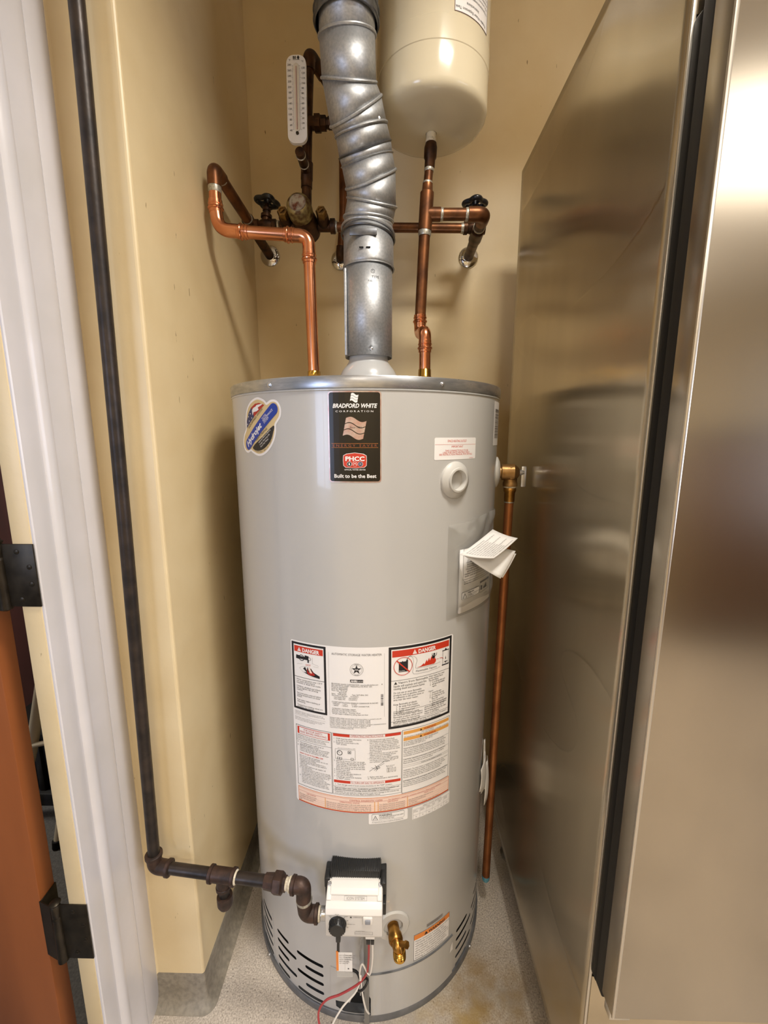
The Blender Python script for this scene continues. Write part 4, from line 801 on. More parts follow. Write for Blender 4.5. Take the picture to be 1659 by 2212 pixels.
P.text('3.  Wait five (5) minutes to clear out any gas.\n     Then smell for gas, including near the floor.\n     If you smell gas, STOP! Follow "B" in the\n     safety information at the left on this label.\n     If you don\'t smell gas, go to the next step.\n4.  Remove outer door.\n5.  Locate igniter button.\n6.  Look through sight glass window on\n     inner door to view pilot.\n7.  Turn the gas control knob clockwise\n     to "PILOT" position.', a0+0.003, 0.7155, 0.0044, k_black, 1, lead=0.98, fit=0.070)
P.text('8.  Depress and hold in gas control knob.\n     Immediately press igniter button until you\n     hear a "click" sound, then release. Continue\n     to hold down the gas control knob until the\n     status light lights. Release the gas control\n     knob; it should pop back out. Check to see if\n     the pilot is still lit. If the pilot goes out, repeat\n     steps 3 through 8.\n \u2022  If gas control knob does not pop out when\n     released, stop and immediately call your\n     service technician or gas supplier.\n \u2022  If the pilot will not stay lit after several tries,\n     turn the gas control knob to "OFF" and call\n     your technician or gas supplier.', a0+0.076, 0.7690, 0.0042, k_black, 1, lead=0.98, fit=0.070)
for q in ([(0.080, 0.694), (0.092, 0.703), (0.100, 0.708), (0.114, 0.718)], [(0.090, 0.696), (0.099, 0.704), (0.112, 0.712)], [(0.084, 0.703), (0.096, 0.699), (0.104, 0.702)], [(0.092, 0.709), (0.098, 0.700), (0.094, 0.694)]): P.line([(a0+x, z) for x, z in q], 0.0006, k_black, 1)
P.annulus((a0+0.098, 0.703), 0.0035, 0.0007, k_black, 1)
for x in (0.118, 0.122, 0.128, 0.134): P.frame(a0+x, 0.6890, a0+x+0.0035, 0.6990, 0.0005, k_black, 1)
P.text('Igniter electrode\n  Pilot burner', a0+0.116, 0.7040, 0.0028, k_grey, 1); P.line([(a0+0.114, 0.718), (a0+0.124, 0.718)], 0.0004, k_grey, 1); P.text('Pilot tube', a0+0.1245, 0.7172, 0.0028, k_grey, 1)
P.text('9.  Replace outer door.\n10.  Turn gas control knob to desired setting.', a0+0.076, 0.6790, 0.0042, k_black, 1, lead=0.98, fit=0.066)
P.text('1.  Turn the gas control knob counterclockwise to the "OFF" position.', a0+0.004, 0.6570, 0.0044, k_black, 1, fit=0.125)
P.rect(a0, 0.6535, a1, 0.6539, k_black, 0); P.text('Read and follow water heater WARNINGS and INSTRUCTIONS. If installation and\noperation instructions are missing, contact the retailer or manufacturer.', a0+0.003, 0.6490, 0.0042, k_black, 1, lead=0.95, bold=0.015, fit=0.142); P.rect(a0, 0.6430, a1, 0.6434, k_black, 0)
P.text('WARNING: Do not apply line voltage (power) to gas valve. Damage to the controls may\noccur and will nullify the warranty. Refer to installation manual.', a0+0.003, 0.6390, 0.0040, k_black, 1, lead=0.95, fit=0.142); P.frame(a0-0.0005, 0.6325, a1, 0.7825, 0.0006, k_black, 0)
# warning column
a0, a1, z0, z1 = U(15.8), U(36.8), 0.6290, 0.7850
P.frame(a0, z0, a1, z1, 0.0008, k_black, 0); c = (a0+a1)/2
for z in (0.7740, 0.7585):
    P.rect(a0+0.003, z, a1-0.003, z+0.0075, k_amber, 0); P.poly([(c-0.020, z+0.0012), (c-0.014, z+0.0012), (c-0.017, z+0.0062)], k_black, 1); P.text('WARNING', c-0.010, z+0.0012, 0.0064, k_dred, 1, bold=0.02)
P.text('FOR YOUR SAFETY\nDo not store or use gasoline or other flammable, combustible or corrosive', c, 0.7705, 0.0040, k_black, 1, 'CENTER', lead=0.9, fit=0.112)
P.text('HOT WATER CAN PRODUCE FIRST DEGREE BURNS:\nIN LESS THAN 5 SECONDS AT 140\u00b0F (60\u00b0C)\nIN 30 SECONDS AT 130\u00b0F (54\u00b0C)', a0+0.003, 0.7540, 0.0043, k_black, 1, lead=0.95, fit=0.085)
lines = 'Vapors from flammable liquids will explode and catch fire causing\ndeath or severe burns. Read the instruction manual before operating.\nThis appliance must be installed in accordance with local codes or,\nin the absence of local codes, the National Fuel Gas Code NFPA 54.\nCombustible construction shall not be closer than shown on rating.\n\nCAUTION: Operation of this heater is not to be set to temperature\nabove setting, may result in serious damage to heater or property.\nRead and understand the use and care manual.\n\n                                        STATE OF EQUIPMENT NOTICE\n\nWARNING: The water heater is equipped with a flammable vapor sensor\nintended to shut down the heater. If exposed to vapors, the heater\nmust be replaced. Do not attempt to repair the combustion chamber.\nTo limit or flush filter debris, use vacuum at base ring openings.\nPeriodic cleaning of the air filter is needed in dusty locations.\n\nSUITABLE FOR WATER (POTABLE) HEATING AND SPACE HEATING:\nThe potable water, such as components connected to this heater, shall\nnot have been treated with chemicals used in boiler systems. Toxic\nchemicals must not be introduced into potable water used for heating.'
P.text(lines, a0+0.003, 0.7380, 0.0045, k_black, 1, lead=0.985, fit=a1-a0-0.006)
for z in (0.7408, 0.7135, 0.6975, 0.6935, 0.6600): P.rect(a0+0.002, z, a1-0.002, z+0.0004, k_black, 0)
# diagnostic strip
a0, a1 = U(-25.7), U(37.2)
P.rect(a0, 0.5905, a1, 0.6275, k_peach, 0); P.rect(a0, 0.5895, a1, 0.5915, k_dred, 1); P.frame(a0, 0.5915, a1, 0.6280, 0.0010, k_orange, 1)
P.rect(a0, 0.6175, a1, 0.6179, k_dred, 1); P.text('CONTROL DIAGNOSTIC CODES', U(2.0), 0.6190, 0.0056, k_dred, 2, 'CENTER', fit=0.072); P.text('See installation manual for complete instruction. Please review regularly.', U(10.5), 0.6192, 0.0034, k_dred, 2, fit=0.130); P.rect(a0, 0.6245, a1, 0.6248, k_dred, 1)
for x in (-14.0, 5.2, 6.5, 18.0): P.rect(U(x), 0.5915, U(x)+0.0014, 0.6175, k_amber, 1)
for x0, x1, t in ((-25.5, -14.2, 'LED STATUS'), (-13.6, 5.0, 'OPERATIONAL STATUS'), (6.8, 17.8, 'LED STATUS'), (18.4, 37.0, 'FAULT STATUS')): P.text(t, U((x0+x1)/2), 0.6132, 0.0042, k_dred, 2, 'CENTER')
for k in range(4):
    z = 0.6085-k*0.0048; P.rect(a0+0.001, z-0.0016, a1-0.001, z-0.0014, k_dred, 1)
    P.text(['Short flash every four seconds', '"Heartbeat" alternates bright', 'Short flash every second', 'OFF'][k], U(-25.2), z, 0.0036, k_grey, 2); P.text(['Not an error. Indicates pilot is lit and main burner is off.', 'Not an error. Indicates main valve is open and burner is lit.', 'Not an error. Indicates control is in shutdown mode. Pilot off.', 'Not an error. Indicates control is in OFF mode. Pilot is off.'][k], U(-13.4), z, 0.0038, k_grey, 2, fit=0.100)
    P.text(['Two flashes and three second pause', 'Four flashes and three second pause', 'Five flashes and three second pause', 'LED solid. Steady/Normal operation'][k], U(7.0), z, 0.0036, k_grey, 2, fit=0.058); P.text(['Low thermopile voltage while main burner.', 'Temperature exceeded limit.', 'Gas valve fault.', 'Contact technician to discharge voltage, then restart.'][k], U(18.6), z, 0.0036, k_grey, 2)
P.build('print', o)

# ================================================================== FLUE VENT PIPE
vp = thing('vent_pipe', (0.004, 0, 1.60), 'galvanised steel vent pipe with jointed elbow rising from the heater', 'vent pipe')
VR = 0.0585
def ell(c, a1, fz, fx=0.0, ry=None, s=1.0, n=56):
    c = Vector(c); A = Vector(a1); F = Vector((fx, -(ry or VR), fz))
    return [c + (A*math.cos(2*PI*k/n) + F*math.sin(2*PI*k/n))*s for k in range(n)]
def shell(name, rings, m, par=vp, th=0.0012, angle=35):
    o = MB().ring(rings).build(name, m, par, angle=angle, fixn=False)
    md = o.modifiers.new('sheet', 'SOLIDIFY'); md.thickness = th; md.offset = 0; return o
def bead(name, c, a1, fz, fx=0.0, r=0.003, s=1.02, m=vent_m, n=64, par=vp):
    pts = ell(c, a1, fz, fx, s=s, n=n); return MB().tube(pts+[pts[0]], r, 8, caps=False).build(name, m, par)
flat_ = (VR, 0, 0); B0 = (0.005, 0, 0)
shell('lower_section', [ell((0.0045, 0, z), flat_, 0) for z in (1.600, 1.70, 1.822)], vent_m)
MB().box((-0.052, -0.036, 1.602), (-0.046, -0.028, 1.80), 0.001).build('lock_seam', vent_m, vp)
shell('collar', [ell((0.0055, 0, 1.806), (0.0605, 0, 0), 0, ry=0.0605), ell((0.0055, 0, 1.815), (0.0605, 0, 0), 0, ry=0.0605), ell((0.0055, 0, 1.895), (0.0595, 0, 0), 0, ry=0.0595)], vent_m)
bead('collar_lip', (0.0055, 0, 1.807), (0.0605, 0, 0), 0, r=0.0016, s=1.03)
bead('collar_ring', (0.0045, 0, 1.878), (0.062, 0, -0.006), 0.006, r=0.0024, s=1.03, m=vent2_m); bead('collar_ring', (0.0045, 0, 1.890), (0.061, 0, -0.007), 0.006, r=0.0030, s=1.03)
MB().box((-0.035, -0.0615, 1.860), (0.028, -0.058, 1.874), 0.001).build('collar_window', vent2_m, vp)
for x in (-0.008, 0.008):
    MB().box((x-0.005, -0.0625, 1.833), (x+0.005, -0.0600, 1.836), 0.0006).build('tab_slot', darkcav_m, vp)
MB().lathe((0.014, -0.0595, 1.612), (0, -1, 0), [(0, 0.005), (0.0015, 0.0045), (0.003, 0.002), (0.0031, 0)], 14).build('rivet', zinc_m, vp)
vs_ = Print(lambda u, v, o=0.0: Vector((0.0045+(VR+0.0006+o)*math.sin(u/VR), -(VR+0.0006+o)*math.cos(u/VR), v)), step=0.006, base=0.0003)
vs_.annulus((0.014, 1.785), 0.0045, 0.0007, vent2_m); vs_.line([(0.0115, 1.787), (0.014, 1.786), (0.014, 1.784), (0.0165, 1.783)], 0.0007, vent2_m); vs_.text('TYPE', 0.011, 1.770, 0.008, vent2_m); vs_.text('FUEL', 0.003, 1.762, 0.005, vent2_m)
vs_.build('stamp', vp)
RG = [((0.006, 0, 1.919), (0.0575, 0, -0.005), -0.013, -0.002), ((0.014, 0, 1.956), (0.0575, 0, -0.011), -0.026, 0), ((0.012, -0.008, 2.002), (0.0575, 0, 0.020), -0.036, 0.002), ((0.004, -0.015, 2.038), (0.0580, 0, 0.015), -0.026, 0), ((0.0, -0.020, 2.057), (0.0590, 0, 0.018), -0.032, -0.001), ((-0.008, -0.035, 2.087), (0.0570, 0, 0.014), -0.026, 0.004), ((-0.019, -0.045, 2.118), (0.0560, 0, 0.030), -0.042, 0.006), ((-0.032, -0.060, 2.167), (0.0585, 0, -0.005), -0.040, 0.004), ((-0.034, -0.068, 2.241), (0.0590, 0, 0.001), -0.022, 0.004)]
prev = ((0.005, 0, 1.893), (0.058, 0, -0.002), -0.004, 0)
for i, g in enumerate(RG):
    A = ell(prev[0], prev[1], prev[2], prev[3]); Bq = ell(g[0], g[1], g[2], g[3])
    shell('elbow_gore', [A, [(p*0.5+q_*0.5) for p, q_ in zip(A, Bq)], Bq], vent_m)
    if i in (4, 3): 
        F = ell(g[0], g[1], g[2], g[3], s=1.06); F2 = ell(Vector(g[0])+Vector((0, 0, 0.002)), g[1], g[2], g[3], s=1.0); F3 = ell(Vector(g[0])-Vector((0, 0, 0.003)), g[1], g[2], g[3], s=1.0)
        MB().ring([F2, F, F3]).build('elbow_flange', vent2_m if i == 4 else vent_m, vp)
    else: bead('elbow_bead', g[0], g[1], g[2], g[3], r=0.0032, s=1.015)
    prev = g
shell('upper_section', [ell(prev[0], prev[1], prev[2], prev[3]), ell((-0.034, -0.070, 2.30), (0.0590, 0, 0), 0), ell((-0.034, -0.072, 2.42), (0.0590, 0, 0), 0)], vent_m)
shell('upper_collar', [ell((-0.0345, -0.072, 2.254), (0.0655, 0, 0), 0, ry=0.0655), ell((-0.0345, -0.072, 2.262), (0.0665, 0, 0), 0, ry=0.0665), ell((-0.0345, -0.072, H-0.001), (0.0665, 0, 0), 0, ry=0.0665)], vent2_m)
bead('collar_ring', (-0.0345, -0.072, 2.262), (0.0665, 0, 0), 0, r=0.0025, s=1.02, m=vent2_m); bead('collar_ring', (-0.0345, -0.072, 2.280), (0.0665, 0, 0), 0, r=0.0025, s=1.02, m=vent2_m)
MB().lathe((-0.013, -0.119, 2.195), (0.25, -1, -0.1), [(0, 0.009), (0.001, 0.0088), (0.0012, 0.006), (0.0004, 0.003), (0.0014, 0)], 20).build('rivet', vent_m, vp)
for x, y, z in ((-0.032, -0.088, 2.063), (0.033, -0.078, 2.082)): MB().lathe((x, y, z), (0.1 if x > 0 else -0.3, -1, -0.1), [(0, 0.0042), (0.0016, 0.0036), (0.0022, 0)], 12).build('rivet', zinc_m, vp)

# ================================================================== EXPANSION TANK
et = thing('expansion_tank', (0.158, 0.07, 2.16), 'cream cylindrical expansion tank hung above the cold water riser', 'expansion tank')
TR = 0.133; TC = (0.158, 0.07, 2.150)
MB().lathe(TC, (0, 0, 1), [(-0.010, 0.0135), (-0.008, 0.03), (-0.003, 0.085), (0.001, 0.110), (0.004, 0.1195), (0.009, 0.1265), (0.015, 0.131), (0.023, TR), (0.088, TR), (0.0895, TR+0.0012), (0.134, TR+0.0012), (0.1355, TR), (0.42, TR), (0.45, 0.125), (0.47, 0.09), (0.475, 0)], 120, cap0=False).build('shell', tank_m, et, angle=30)
MB().lathe((0.158, 0.07, 2.118), (0, 0, 1), [(0, 0.0125), (0.030, 0.0125)], 24).build('neck', tank_m, et)
def tank_map(u, v, o=0.0):
    t = u/TR; return Vector((TC[0]+(TR+o)*math.sin(t), TC[1]-(TR+o)*math.cos(t), v))
tl = Print(tank_map, step=0.006, base=0.0006); tl.rect(0.0355, 2.2915, 0.138, 2.47, label_m, 0); to = tl.build('tank_label', et)
tp = Print(tank_map, step=0.006, base=0.0009); tp.frame(0.0355, 2.2915, 0.138, 2.47, 0.0012, mat('ink_brown', '5A3A36', 0.5), 0)
def rot180(s_, u, v, size, m, **k): tp.text(s_, u, v, size, m, 1, rot=PI, **k)
rot180('Potable Water Expansion Tank', 0.128, 2.3025, 0.0072, k_black, fit=0.090); rot180('Instructions', 0.100, 2.3140, 0.0075, k_black)
for k in range(7): rot180(['1. Tank must be installed on cold water line', 'Max. pressure 150 PSI   Max. temp. 200 F', 'Precharge 40 PSI with air. Do not add water', 'Model    Volume    Acceptance   Connection', 'Follow local plumbing codes on installation', 'Factory precharge must match line pressure', 'Keep this label in view for inspection'][k], 0.132, 2.3270+k*0.0082, 0.0048, k_grey, fit=0.094)
for z in (2.3240, 2.3415, 2.3595): tp.rect(0.039, z, 0.134, z+0.0005, k_grey, 1)
tp.build('print', to)

# ================================================================== WATER PIPES
CR = 0.0143
def pipe(name, pts, r, m, par, rad=0.0, n=24): return MB().tube(fillet(pts, rad, 10) if rad else pts, r, n).build(name, m, par)
def cupring(name, p, d, r, m, par, w=0.022, beads=True):
    """press/solder fitting end: a slightly larger sleeve with a raised bead"""
    prof = [(-w/2, r+0.0004), (-w/2+0.001, r+0.0018)] + ([(-0.0075, r+0.0018), (-0.0062, r+0.0040), (-0.0040, r+0.0046), (-0.0020, r+0.0036), (-0.0008, r+0.0018), (0.0030, r+0.0018), (0.0042, r+0.0032), (0.0060, r+0.0032), (0.0072, r+0.0018)] if beads else []) + [(w/2-0.001, r+0.0018), (w/2, r+0.0004)]
    return MB().lathe(p, d, prof, 28).build(name, m, par)
def joint(p, d, r, par, w=0.007): return MB().lathe(p, d, [(-w/2, r+0.0002), (-w/4, r+0.0012), (w/4, r+0.0012), (w/2, r+0.0002)], 24).build('solder_joint', solder_m, par)
def escutcheon(x, z, label, y=YB):
    e = thing('wall_flange', (x, y, z), label, 'wall flange', 'chrome flanges on the back wall')
    MB().lathe((x, y, z), (0, -1, 0), [(0, 0.0325), (0.003, 0.0325), (0.006, 0.030), (0.009, 0.022), (0.011, 0.0165), (0.011, 0.0145)], 44, cap0=False, cap1=False).build('flange', chrome_m, e)
    MB().lathe((x, y-0.0105, z), (0, -1, 0), [(0, 0.0175), (0.002, 0.0178), (0.003, 0.0165), (0.003, 0.0148)], 32, cap0=False, cap1=False).build('collar', chrome_m, e)
escutcheon(-0.343, 1.992, 'chrome wall flange below the left black valve handle'); escutcheon(0.312, 1.983, 'chrome wall flange below the right dark blue valve handle'); escutcheon(-0.108, 1.978, 'chrome wall flange half hidden behind the vent pipe')

# hot outlet
hp = thing('hot_water_pipe', (-0.137, 0, 1.515), 'bright copper hot water pipe bending left from the heater top', 'water pipe')
MB().lathe((-0.136, 0, 1.512), (0, 0, 1), [(0, 0.019), (0.010, 0.019), (0.012, 0.0165), (0.030, 0.0165), (0.032, 0.0185), (0.042, 0.0185), (0.044, 0.0165), (0.056, 0.0162), (0.058, CR)], 8).build('dielectric_nipple', goldbrass_m, hp)
pipe('riser', [(-0.136, 0, 1.565), (-0.1385, 0, 1.70), (-0.140, 0, 1.838)], CR, copper_m, hp)
pipe('elbow', [(-0.140, 0, 1.832), (-0.140, 0, 1.884), (-0.190, 0, 1.887)], CR+0.0012, copper_m, hp, 0.040)
cupring('press_collar', (-0.140, 0, 1.836), (0, 0, 1), CR, copper_m, hp, 0.028); cupring('press_collar', (-0.186, 0, 1.887), (1, 0, -0.05), CR, copper_m, hp, 0.028)
pipe('cross_run', [(-0.186, 0, 1.887), (-0.300, 0, 1.8945)], CR, copper_m, hp)
cupring('press_collar', (-0.300, 0, 1.8945), (1, 0, -0.05), CR, copper_m, hp, 0.028)
pipe('elbow', [(-0.296, 0, 1.8945), (-0.360, 0, 1.900), (-0.364, 0, 1.958)], CR+0.0012, copper_m, hp, 0.050)
cupring('press_collar', (-0.3635, 0, 1.950), (0, 0, 1), CR, copper_m, hp, 0.030)
pipe('stub', [(-0.3635, 0, 1.955), (-0.363, 0, 2.005)], CR, copper_m, hp)
joint((-0.363, 0, 1.990), (0, 0, 1), CR, hp, 0.020)
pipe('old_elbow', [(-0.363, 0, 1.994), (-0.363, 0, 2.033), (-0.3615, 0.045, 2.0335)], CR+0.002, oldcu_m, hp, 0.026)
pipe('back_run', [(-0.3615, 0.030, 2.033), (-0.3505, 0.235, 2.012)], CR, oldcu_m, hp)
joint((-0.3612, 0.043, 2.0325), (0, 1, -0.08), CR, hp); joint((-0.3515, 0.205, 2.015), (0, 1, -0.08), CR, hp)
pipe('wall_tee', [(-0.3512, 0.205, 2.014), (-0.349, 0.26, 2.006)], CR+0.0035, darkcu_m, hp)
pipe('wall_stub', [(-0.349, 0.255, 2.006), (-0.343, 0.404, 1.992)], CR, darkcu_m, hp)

def gate_valve(x, y, z, label, group, hm, rz, tilt=(0, 0)):
    g = thing('gate_valve', (x, y, z), label, 'gate valve', group)
    MB().lathe((x-0.030, y, z), (1, 0, 0), [(0, 0.0165), (0.010, 0.0165), (0.012, 0.013), (0.022, 0.0165), (0.038, 0.0165), (0.048, 0.013), (0.050, 0.0165), (0.060, 0.0165)], 28).build('body', darkcu_m, g)
    T = Matrix.Translation((x, y, z)) @ Matrix.Rotation(tilt[0], 4, 'X') @ Matrix.Rotation(tilt[1], 4, 'Y')
    ax = T.to_3x3() @ Vector((0, 0, 1)); b0 = Vector((x, y, z))
    MB().lathe(b0+ax*0.008, ax, [(0, 0.012), (0.012, 0.012), (0.013, 0.0155), (0.021, 0.0155), (0.022, 0.010), (0.030, 0.0095), (0.031, 0.0115), (0.038, 0.0115), (0.039, 0.006), (0.060, 0.005)], 6*4).build('bonnet', darkcu_m, g)
    hb = b0+ax*0.064; M = Matrix.Translation(hb) @ T.to_3x3().to_4x4() @ Matrix.Rotation(rz, 4, 'Z')
    ring = []
    for k in range(49):
        a = 2*PI*k/48; r = 0.0262*(1+0.17*math.cos(4*a)); ring.append(M @ Vector((r*math.cos(a), r*math.sin(a), 0)))
    w = MB().tube(ring, 0.0068, 10, caps=False)
    for k in range(4):
        a = k*PI/2+PI/4; w.tube([M @ Vector((0, 0, 0.002)), M @ Vector((0.020*math.cos(a), 0.020*math.sin(a), 0.001))], 0.0045, 8)
    hw = w.build('hand_wheel', hm, g)
    MB().lathe(M @ Vector((0, 0, -0.006)), ax, [(0, 0.008), (0.011, 0.009), (0.013, 0.007), (0.014, 0)], 16).build('hub', hm, hw)
    MB().lathe(M @ Vector((0, 0, 0.007)), ax, [(0, 0.0045), (0.004, 0.0045), (0.005, 0)], 6).build('wheel_nut', darkcu_m, hw)
    return g
gate_valve(-0.298, 0.2, 1.995, 'old bronze gate valve with black lobed handle at left of the mixing valve', 'gate valves on the mixing line', black_m, 0.4, (-0.10, 0.08))
gate_valve(0.294, 0.2, 1.984, 'old bronze gate valve with dark blue handle beside the right copper elbow', 'gate valves on the mixing line', bluehandle_m, 0.0, (-0.05, 0))

# mixing valve
mv = thing('mixing_valve', (-0.178, 0.2, 1.985), 'dark corroded thermostatic mixing valve with round brass cap', 'mixing valve')
MB().lathe((-0.180, 0.235, 1.986), (-0.03, -1, 0.16), [(0, 0.022), (0.010, 0.034), (0.030, 0.036), (0.060, 0.034), (0.075, 0.031), (0.080, 0.029)], 36).build('body', darkcu_m, mv)
cp = MB().lathe((-0.187, 0.160, 2.005), (-0.03, -1, 0.16), [(0, 0.030), (0.004, 0.0335), (0.030, 0.0335), (0.040, 0.031), (0.046, 0.027), (0.0475, 0.0225), (0.0468, 0.0225)], 36).build('cap', oldbrass_m, mv)
MB().lathe((-0.1884, 0.1138, 2.0124), (-0.03, -1, 0.16), [(0, 0.0228), (0.0008, 0.0222), (0.001, 0.004), (0.0022, 0.0035), (0.0023, 0)], 30).build('dial_face', capface_m, cp)
cpx = Print(lambda u, v, o=0.0: Vector((-0.1885+u, 0.1122-o-v*0.16*-1, 2.0127+v+o*0.16)), base=0.0004)
for k, ch in enumerate('USE TO SET'):
    a_ = math.radians(150+k*14)
    if ch != ' ': cpx.text(ch, 0.016*math.cos(a_), 0.016*math.sin(a_), 0.0048, k_black, 1, rot=a_+PI/2)
cpx.annulus((0, 0), 0.0215, 0.0008, k_grey); cpx.build('dial_print', cp)
for x in (-0.236, -0.128):
    st = MB().lathe((x-0.003 if x > -0.2 else x+0.0, 0.195, 1.997), (0 if x < -0.2 else 0.02, -1, 0.16), [(0, 0.017), (0.030, 0.016), (0.034, 0.013)], 24).build('check_stop', darkcu_m, mv)
    MB().lathe((x+0.000 if x < -0.2 else x-0.003, 0.163, 2.002), (0 if x < -0.2 else 0.02, -1, 0.16), [(0, 0.0152), (0.020, 0.0152), (0.0235, 0.013), (0.0238, 0.0085), (0.0215, 0.008), (0.0215, 0)], 6).build('hex_plug', plug_m, st)
    MB().box((-0.007, -0.0012, -0.001), (0.007, 0.0012, 0.002), M=Matrix.Translation((x+0.000 if x < -0.2 else x-0.003, 0.1405, 2.0055)) @ Matrix.Rotation(PI/2, 4, 'X') @ Matrix.Rotation(0.8, 4, 'Z')).build('screw_bar', plug_m, st)
MB().lathe((-0.255, 0.2, 1.992), (1, 0, 0), [(0, 0.0175), (0.012, 0.0175), (0.014, 0.0145), (0.140, 0.0145), (0.142, 0.0195), (0.155, 0.0195), (0.156, 0.016)], 8*3).build('inlet_bar', darkcu_m, mv)
joint((-0.262, 0.2, 1.993), (1, 0, 0), CR, mv, 0.006)
joint((-0.0965, 0.2, 1.990), (1, 0, 0), CR, mv, 0.006)
# tempered pipe with thermometer well
tpp = thing('tempered_water_pipe', (-0.18, 0.2, 2.03), 'dark bronze pipe rising from the mixing valve behind the thermometer', 'water pipe')
pipe('riser', [(-0.180, 0.2, 2.015), (-0.1775, 0.2, 2.12), (-0.170, 0.2, 2.27), (-0.163, 0.2, 2.385)], 0.0135, darkcu_m, tpp)
pipe('top_elbow', [(-0.1635, 0.2, 2.372), (-0.162, 0.2, 2.412), (-0.135, 0.262, 2.405)], 0.0165, darkcu_m, tpp, 0.03)
pipe('cross_over', [(-0.137, 0.255, 2.4055), (-0.096, 0.355, 2.39), (-0.092, 0.368, 2.35)], CR, darkcu_m, tpp, 0.03)
pipe('drop', [(-0.092, 0.368, 2.36), (-0.095, 0.368, 2.10), (-0.104, 0.368, 1.995)], 0.012, oldcu_m, tpp)
pipe('wall_elbow', [(-0.1035, 0.368, 2.005), (-0.106, 0.368, 1.979), (-0.107, 0.404, 1.978)], 0.0145, darkcu_m, tpp, 0.018)
MB().lathe((-0.1785, 0.2, 2.09), (0.05, 0, 1), [(0, 0.0155), (0.018, 0.0155), (0.02, 0.0165), (0.062, 0.0165), (0.064, 0.0145)], 24).build('well_tee', darkcu_m, tpp)
pipe('well', [(-0.1765, 0.2, 2.128), (-0.1785, 0.115, 2.132)], 0.012, darkcu_m, tpp)
joint((-0.1783, 0.128, 2.131), (0, 1, 0), 0.0122, tpp, 0.004); joint((-0.1772, 0.165, 2.130), (0, 1, 0), 0.0122, tpp, 0.004)
MB().lathe((-0.170, 0.2, 2.248), (1, 0, 0), [(0, 0.0165), (0.018, 0.0165), (0.019, 0.0215), (0.034, 0.0215), (0.036, 0.018), (0.050, 0.018), (0.051, 0.013), (0.055, 0.013), (0.056, 0.0155), (0.075, 0.0155)], 8).build('branch_union', darkcu_m, tpp)
th = thing('thermometer', (-0.178, 0.105, 2.14), 'white oblong thermometer with black scales mounted on the dark pipe', 'thermometer')
tm = Matrix(((0.995, 0, -0.03, -0.1785), (0, -1, 0, 0.104), (0.03, 0, 1, 2.238), (0, 0, 0, 1)))
def thm(u, v, o=0.0): return Vector((-0.1785+u+v*0.012, 0.0985-o, 2.2375+v))
poly = rrect(-0.0245, -0.096, 0.0245, 0.096, 0.018, 8)
pz = MB(); pz.ring([[thm(p[0], p[1], o_) for p in poly] for o_ in (-0.010, 0.0)], True, True, True); pz.build('plate', whiteplastic_m, th)
MB().ring([[thm(p[0], p[1], o_) for p in rrect(-0.006, -0.07, 0.006, 0.078, 0.005)] for o_ in (0.0, 0.0015)], True, False, True).build('tube_recess', mat('pale_tube', 'D9D0BE', 0.3), th)
MB().tube([thm(0, -0.066, 0.0025), thm(0, 0.07, 0.0025)], 0.0016, 10).build('capillary', mat('capillary', 'C9A79A', 0.2), th)
MB().lathe(thm(0, -0.074, 0.0), (0, -1, 0), [(0, 0.004), (0.002, 0.0038), (0.0025, 0)], 16).build('bulb_screw', hinge_m, th)
q = Print(thm, base=0.0003)
for k in range(50):
    z = -0.066+k*0.00283; w_ = 0.004 if k % 5 == 0 else 0.0024
    q.rect(-0.0075-w_, z, -0.0075, z+0.0005, k_black); q.rect(0.0075, z, 0.0075+w_, z+0.0005, k_black)
for k in range(13):
    q.text(str(40+k*20), -0.0125, -0.0700+k*0.0119, 0.0062, k_black, align='RIGHT'); q.text(str(10+k*10), 0.0125, -0.0650+k*0.0109, 0.0062, k_black)
q.text('BII\u2666', -0.008, 0.0875, 0.008, k_black, bold=0.03); q.rect(-0.008, 0.0855, 0.009, 0.0863, k_black); q.text('\u00b0F', -0.019, 0.0825, 0.006, k_black); q.text('\u00b0C', 0.0125, 0.0800, 0.006, k_black)
q.build('scale_print', th)

# cold supply: riser, branch to the wall and the thin line back to the mixing valve
cp_ = thing('cold_water_pipe', (0.147, 0, 1.515), 'copper cold water riser with tee between heater and expansion tank', 'water pipe')
MB().lathe((0.147, 0, 1.512), (0, 0, 1), [(0, 0.019), (0.010, 0.019), (0.012, 0.0165), (0.030, 0.0165), (0.032, 0.0180), (0.042, 0.0180), (0.044, 0.0165), (0.060, 0.0160), (0.062, CR)], 8).build('dielectric_nipple', goldbrass_m, cp_)
pipe('stub', [(0.147, 0, 1.57), (0.1465, 0, 1.640)], CR, copper_m, cp_)
cupring('press_collar', (0.1465, 0, 1.628), (0, 0, 1), CR, copper_m, cp_, 0.030)
pipe('elbow', [(0.1465, 0, 1.628), (0.146, 0.0, 1.664), (0.141, 0.035, 1.669)], CR+0.0012, copper_m, cp_, 0.028)
pipe('elbow', [(0.1425, 0.025, 1.668), (0.1375, 0.068, 1.672), (0.1370, 0.07, 1.712)], CR+0.0012, copper_m, cp_, 0.030)
cupring('press_collar', (0.1372, 0.07, 1.708), (0, 0, 1), CR, copper_m, cp_, 0.026)
pipe('riser', [(0.1372, 0.07, 1.705), (0.142, 0.07, 1.83), (0.1465, 0.07, 1.935)], CR, oldcu_m, cp_)
joint((0.1460, 0.07, 1.918), (0.04, 0, 1), CR+0.001, cp_, 0.016)
MB().lathe((0.1462, 0.07, 1.922), (0.05, 0, 1), [(0, CR+0.003), (0.088, CR+0.003), (0.092, CR-0.0005), (0.108, CR-0.0015)], 28).build('tee', oldcu_m, cp_)
MB().lathe((0.149, 0.07, 1.961), (1, 0, -0.01), [(0, CR+0.002), (0.036, CR+0.002), (0.037, CR)], 28).build('tee_branch', oldcu_m, cp_)
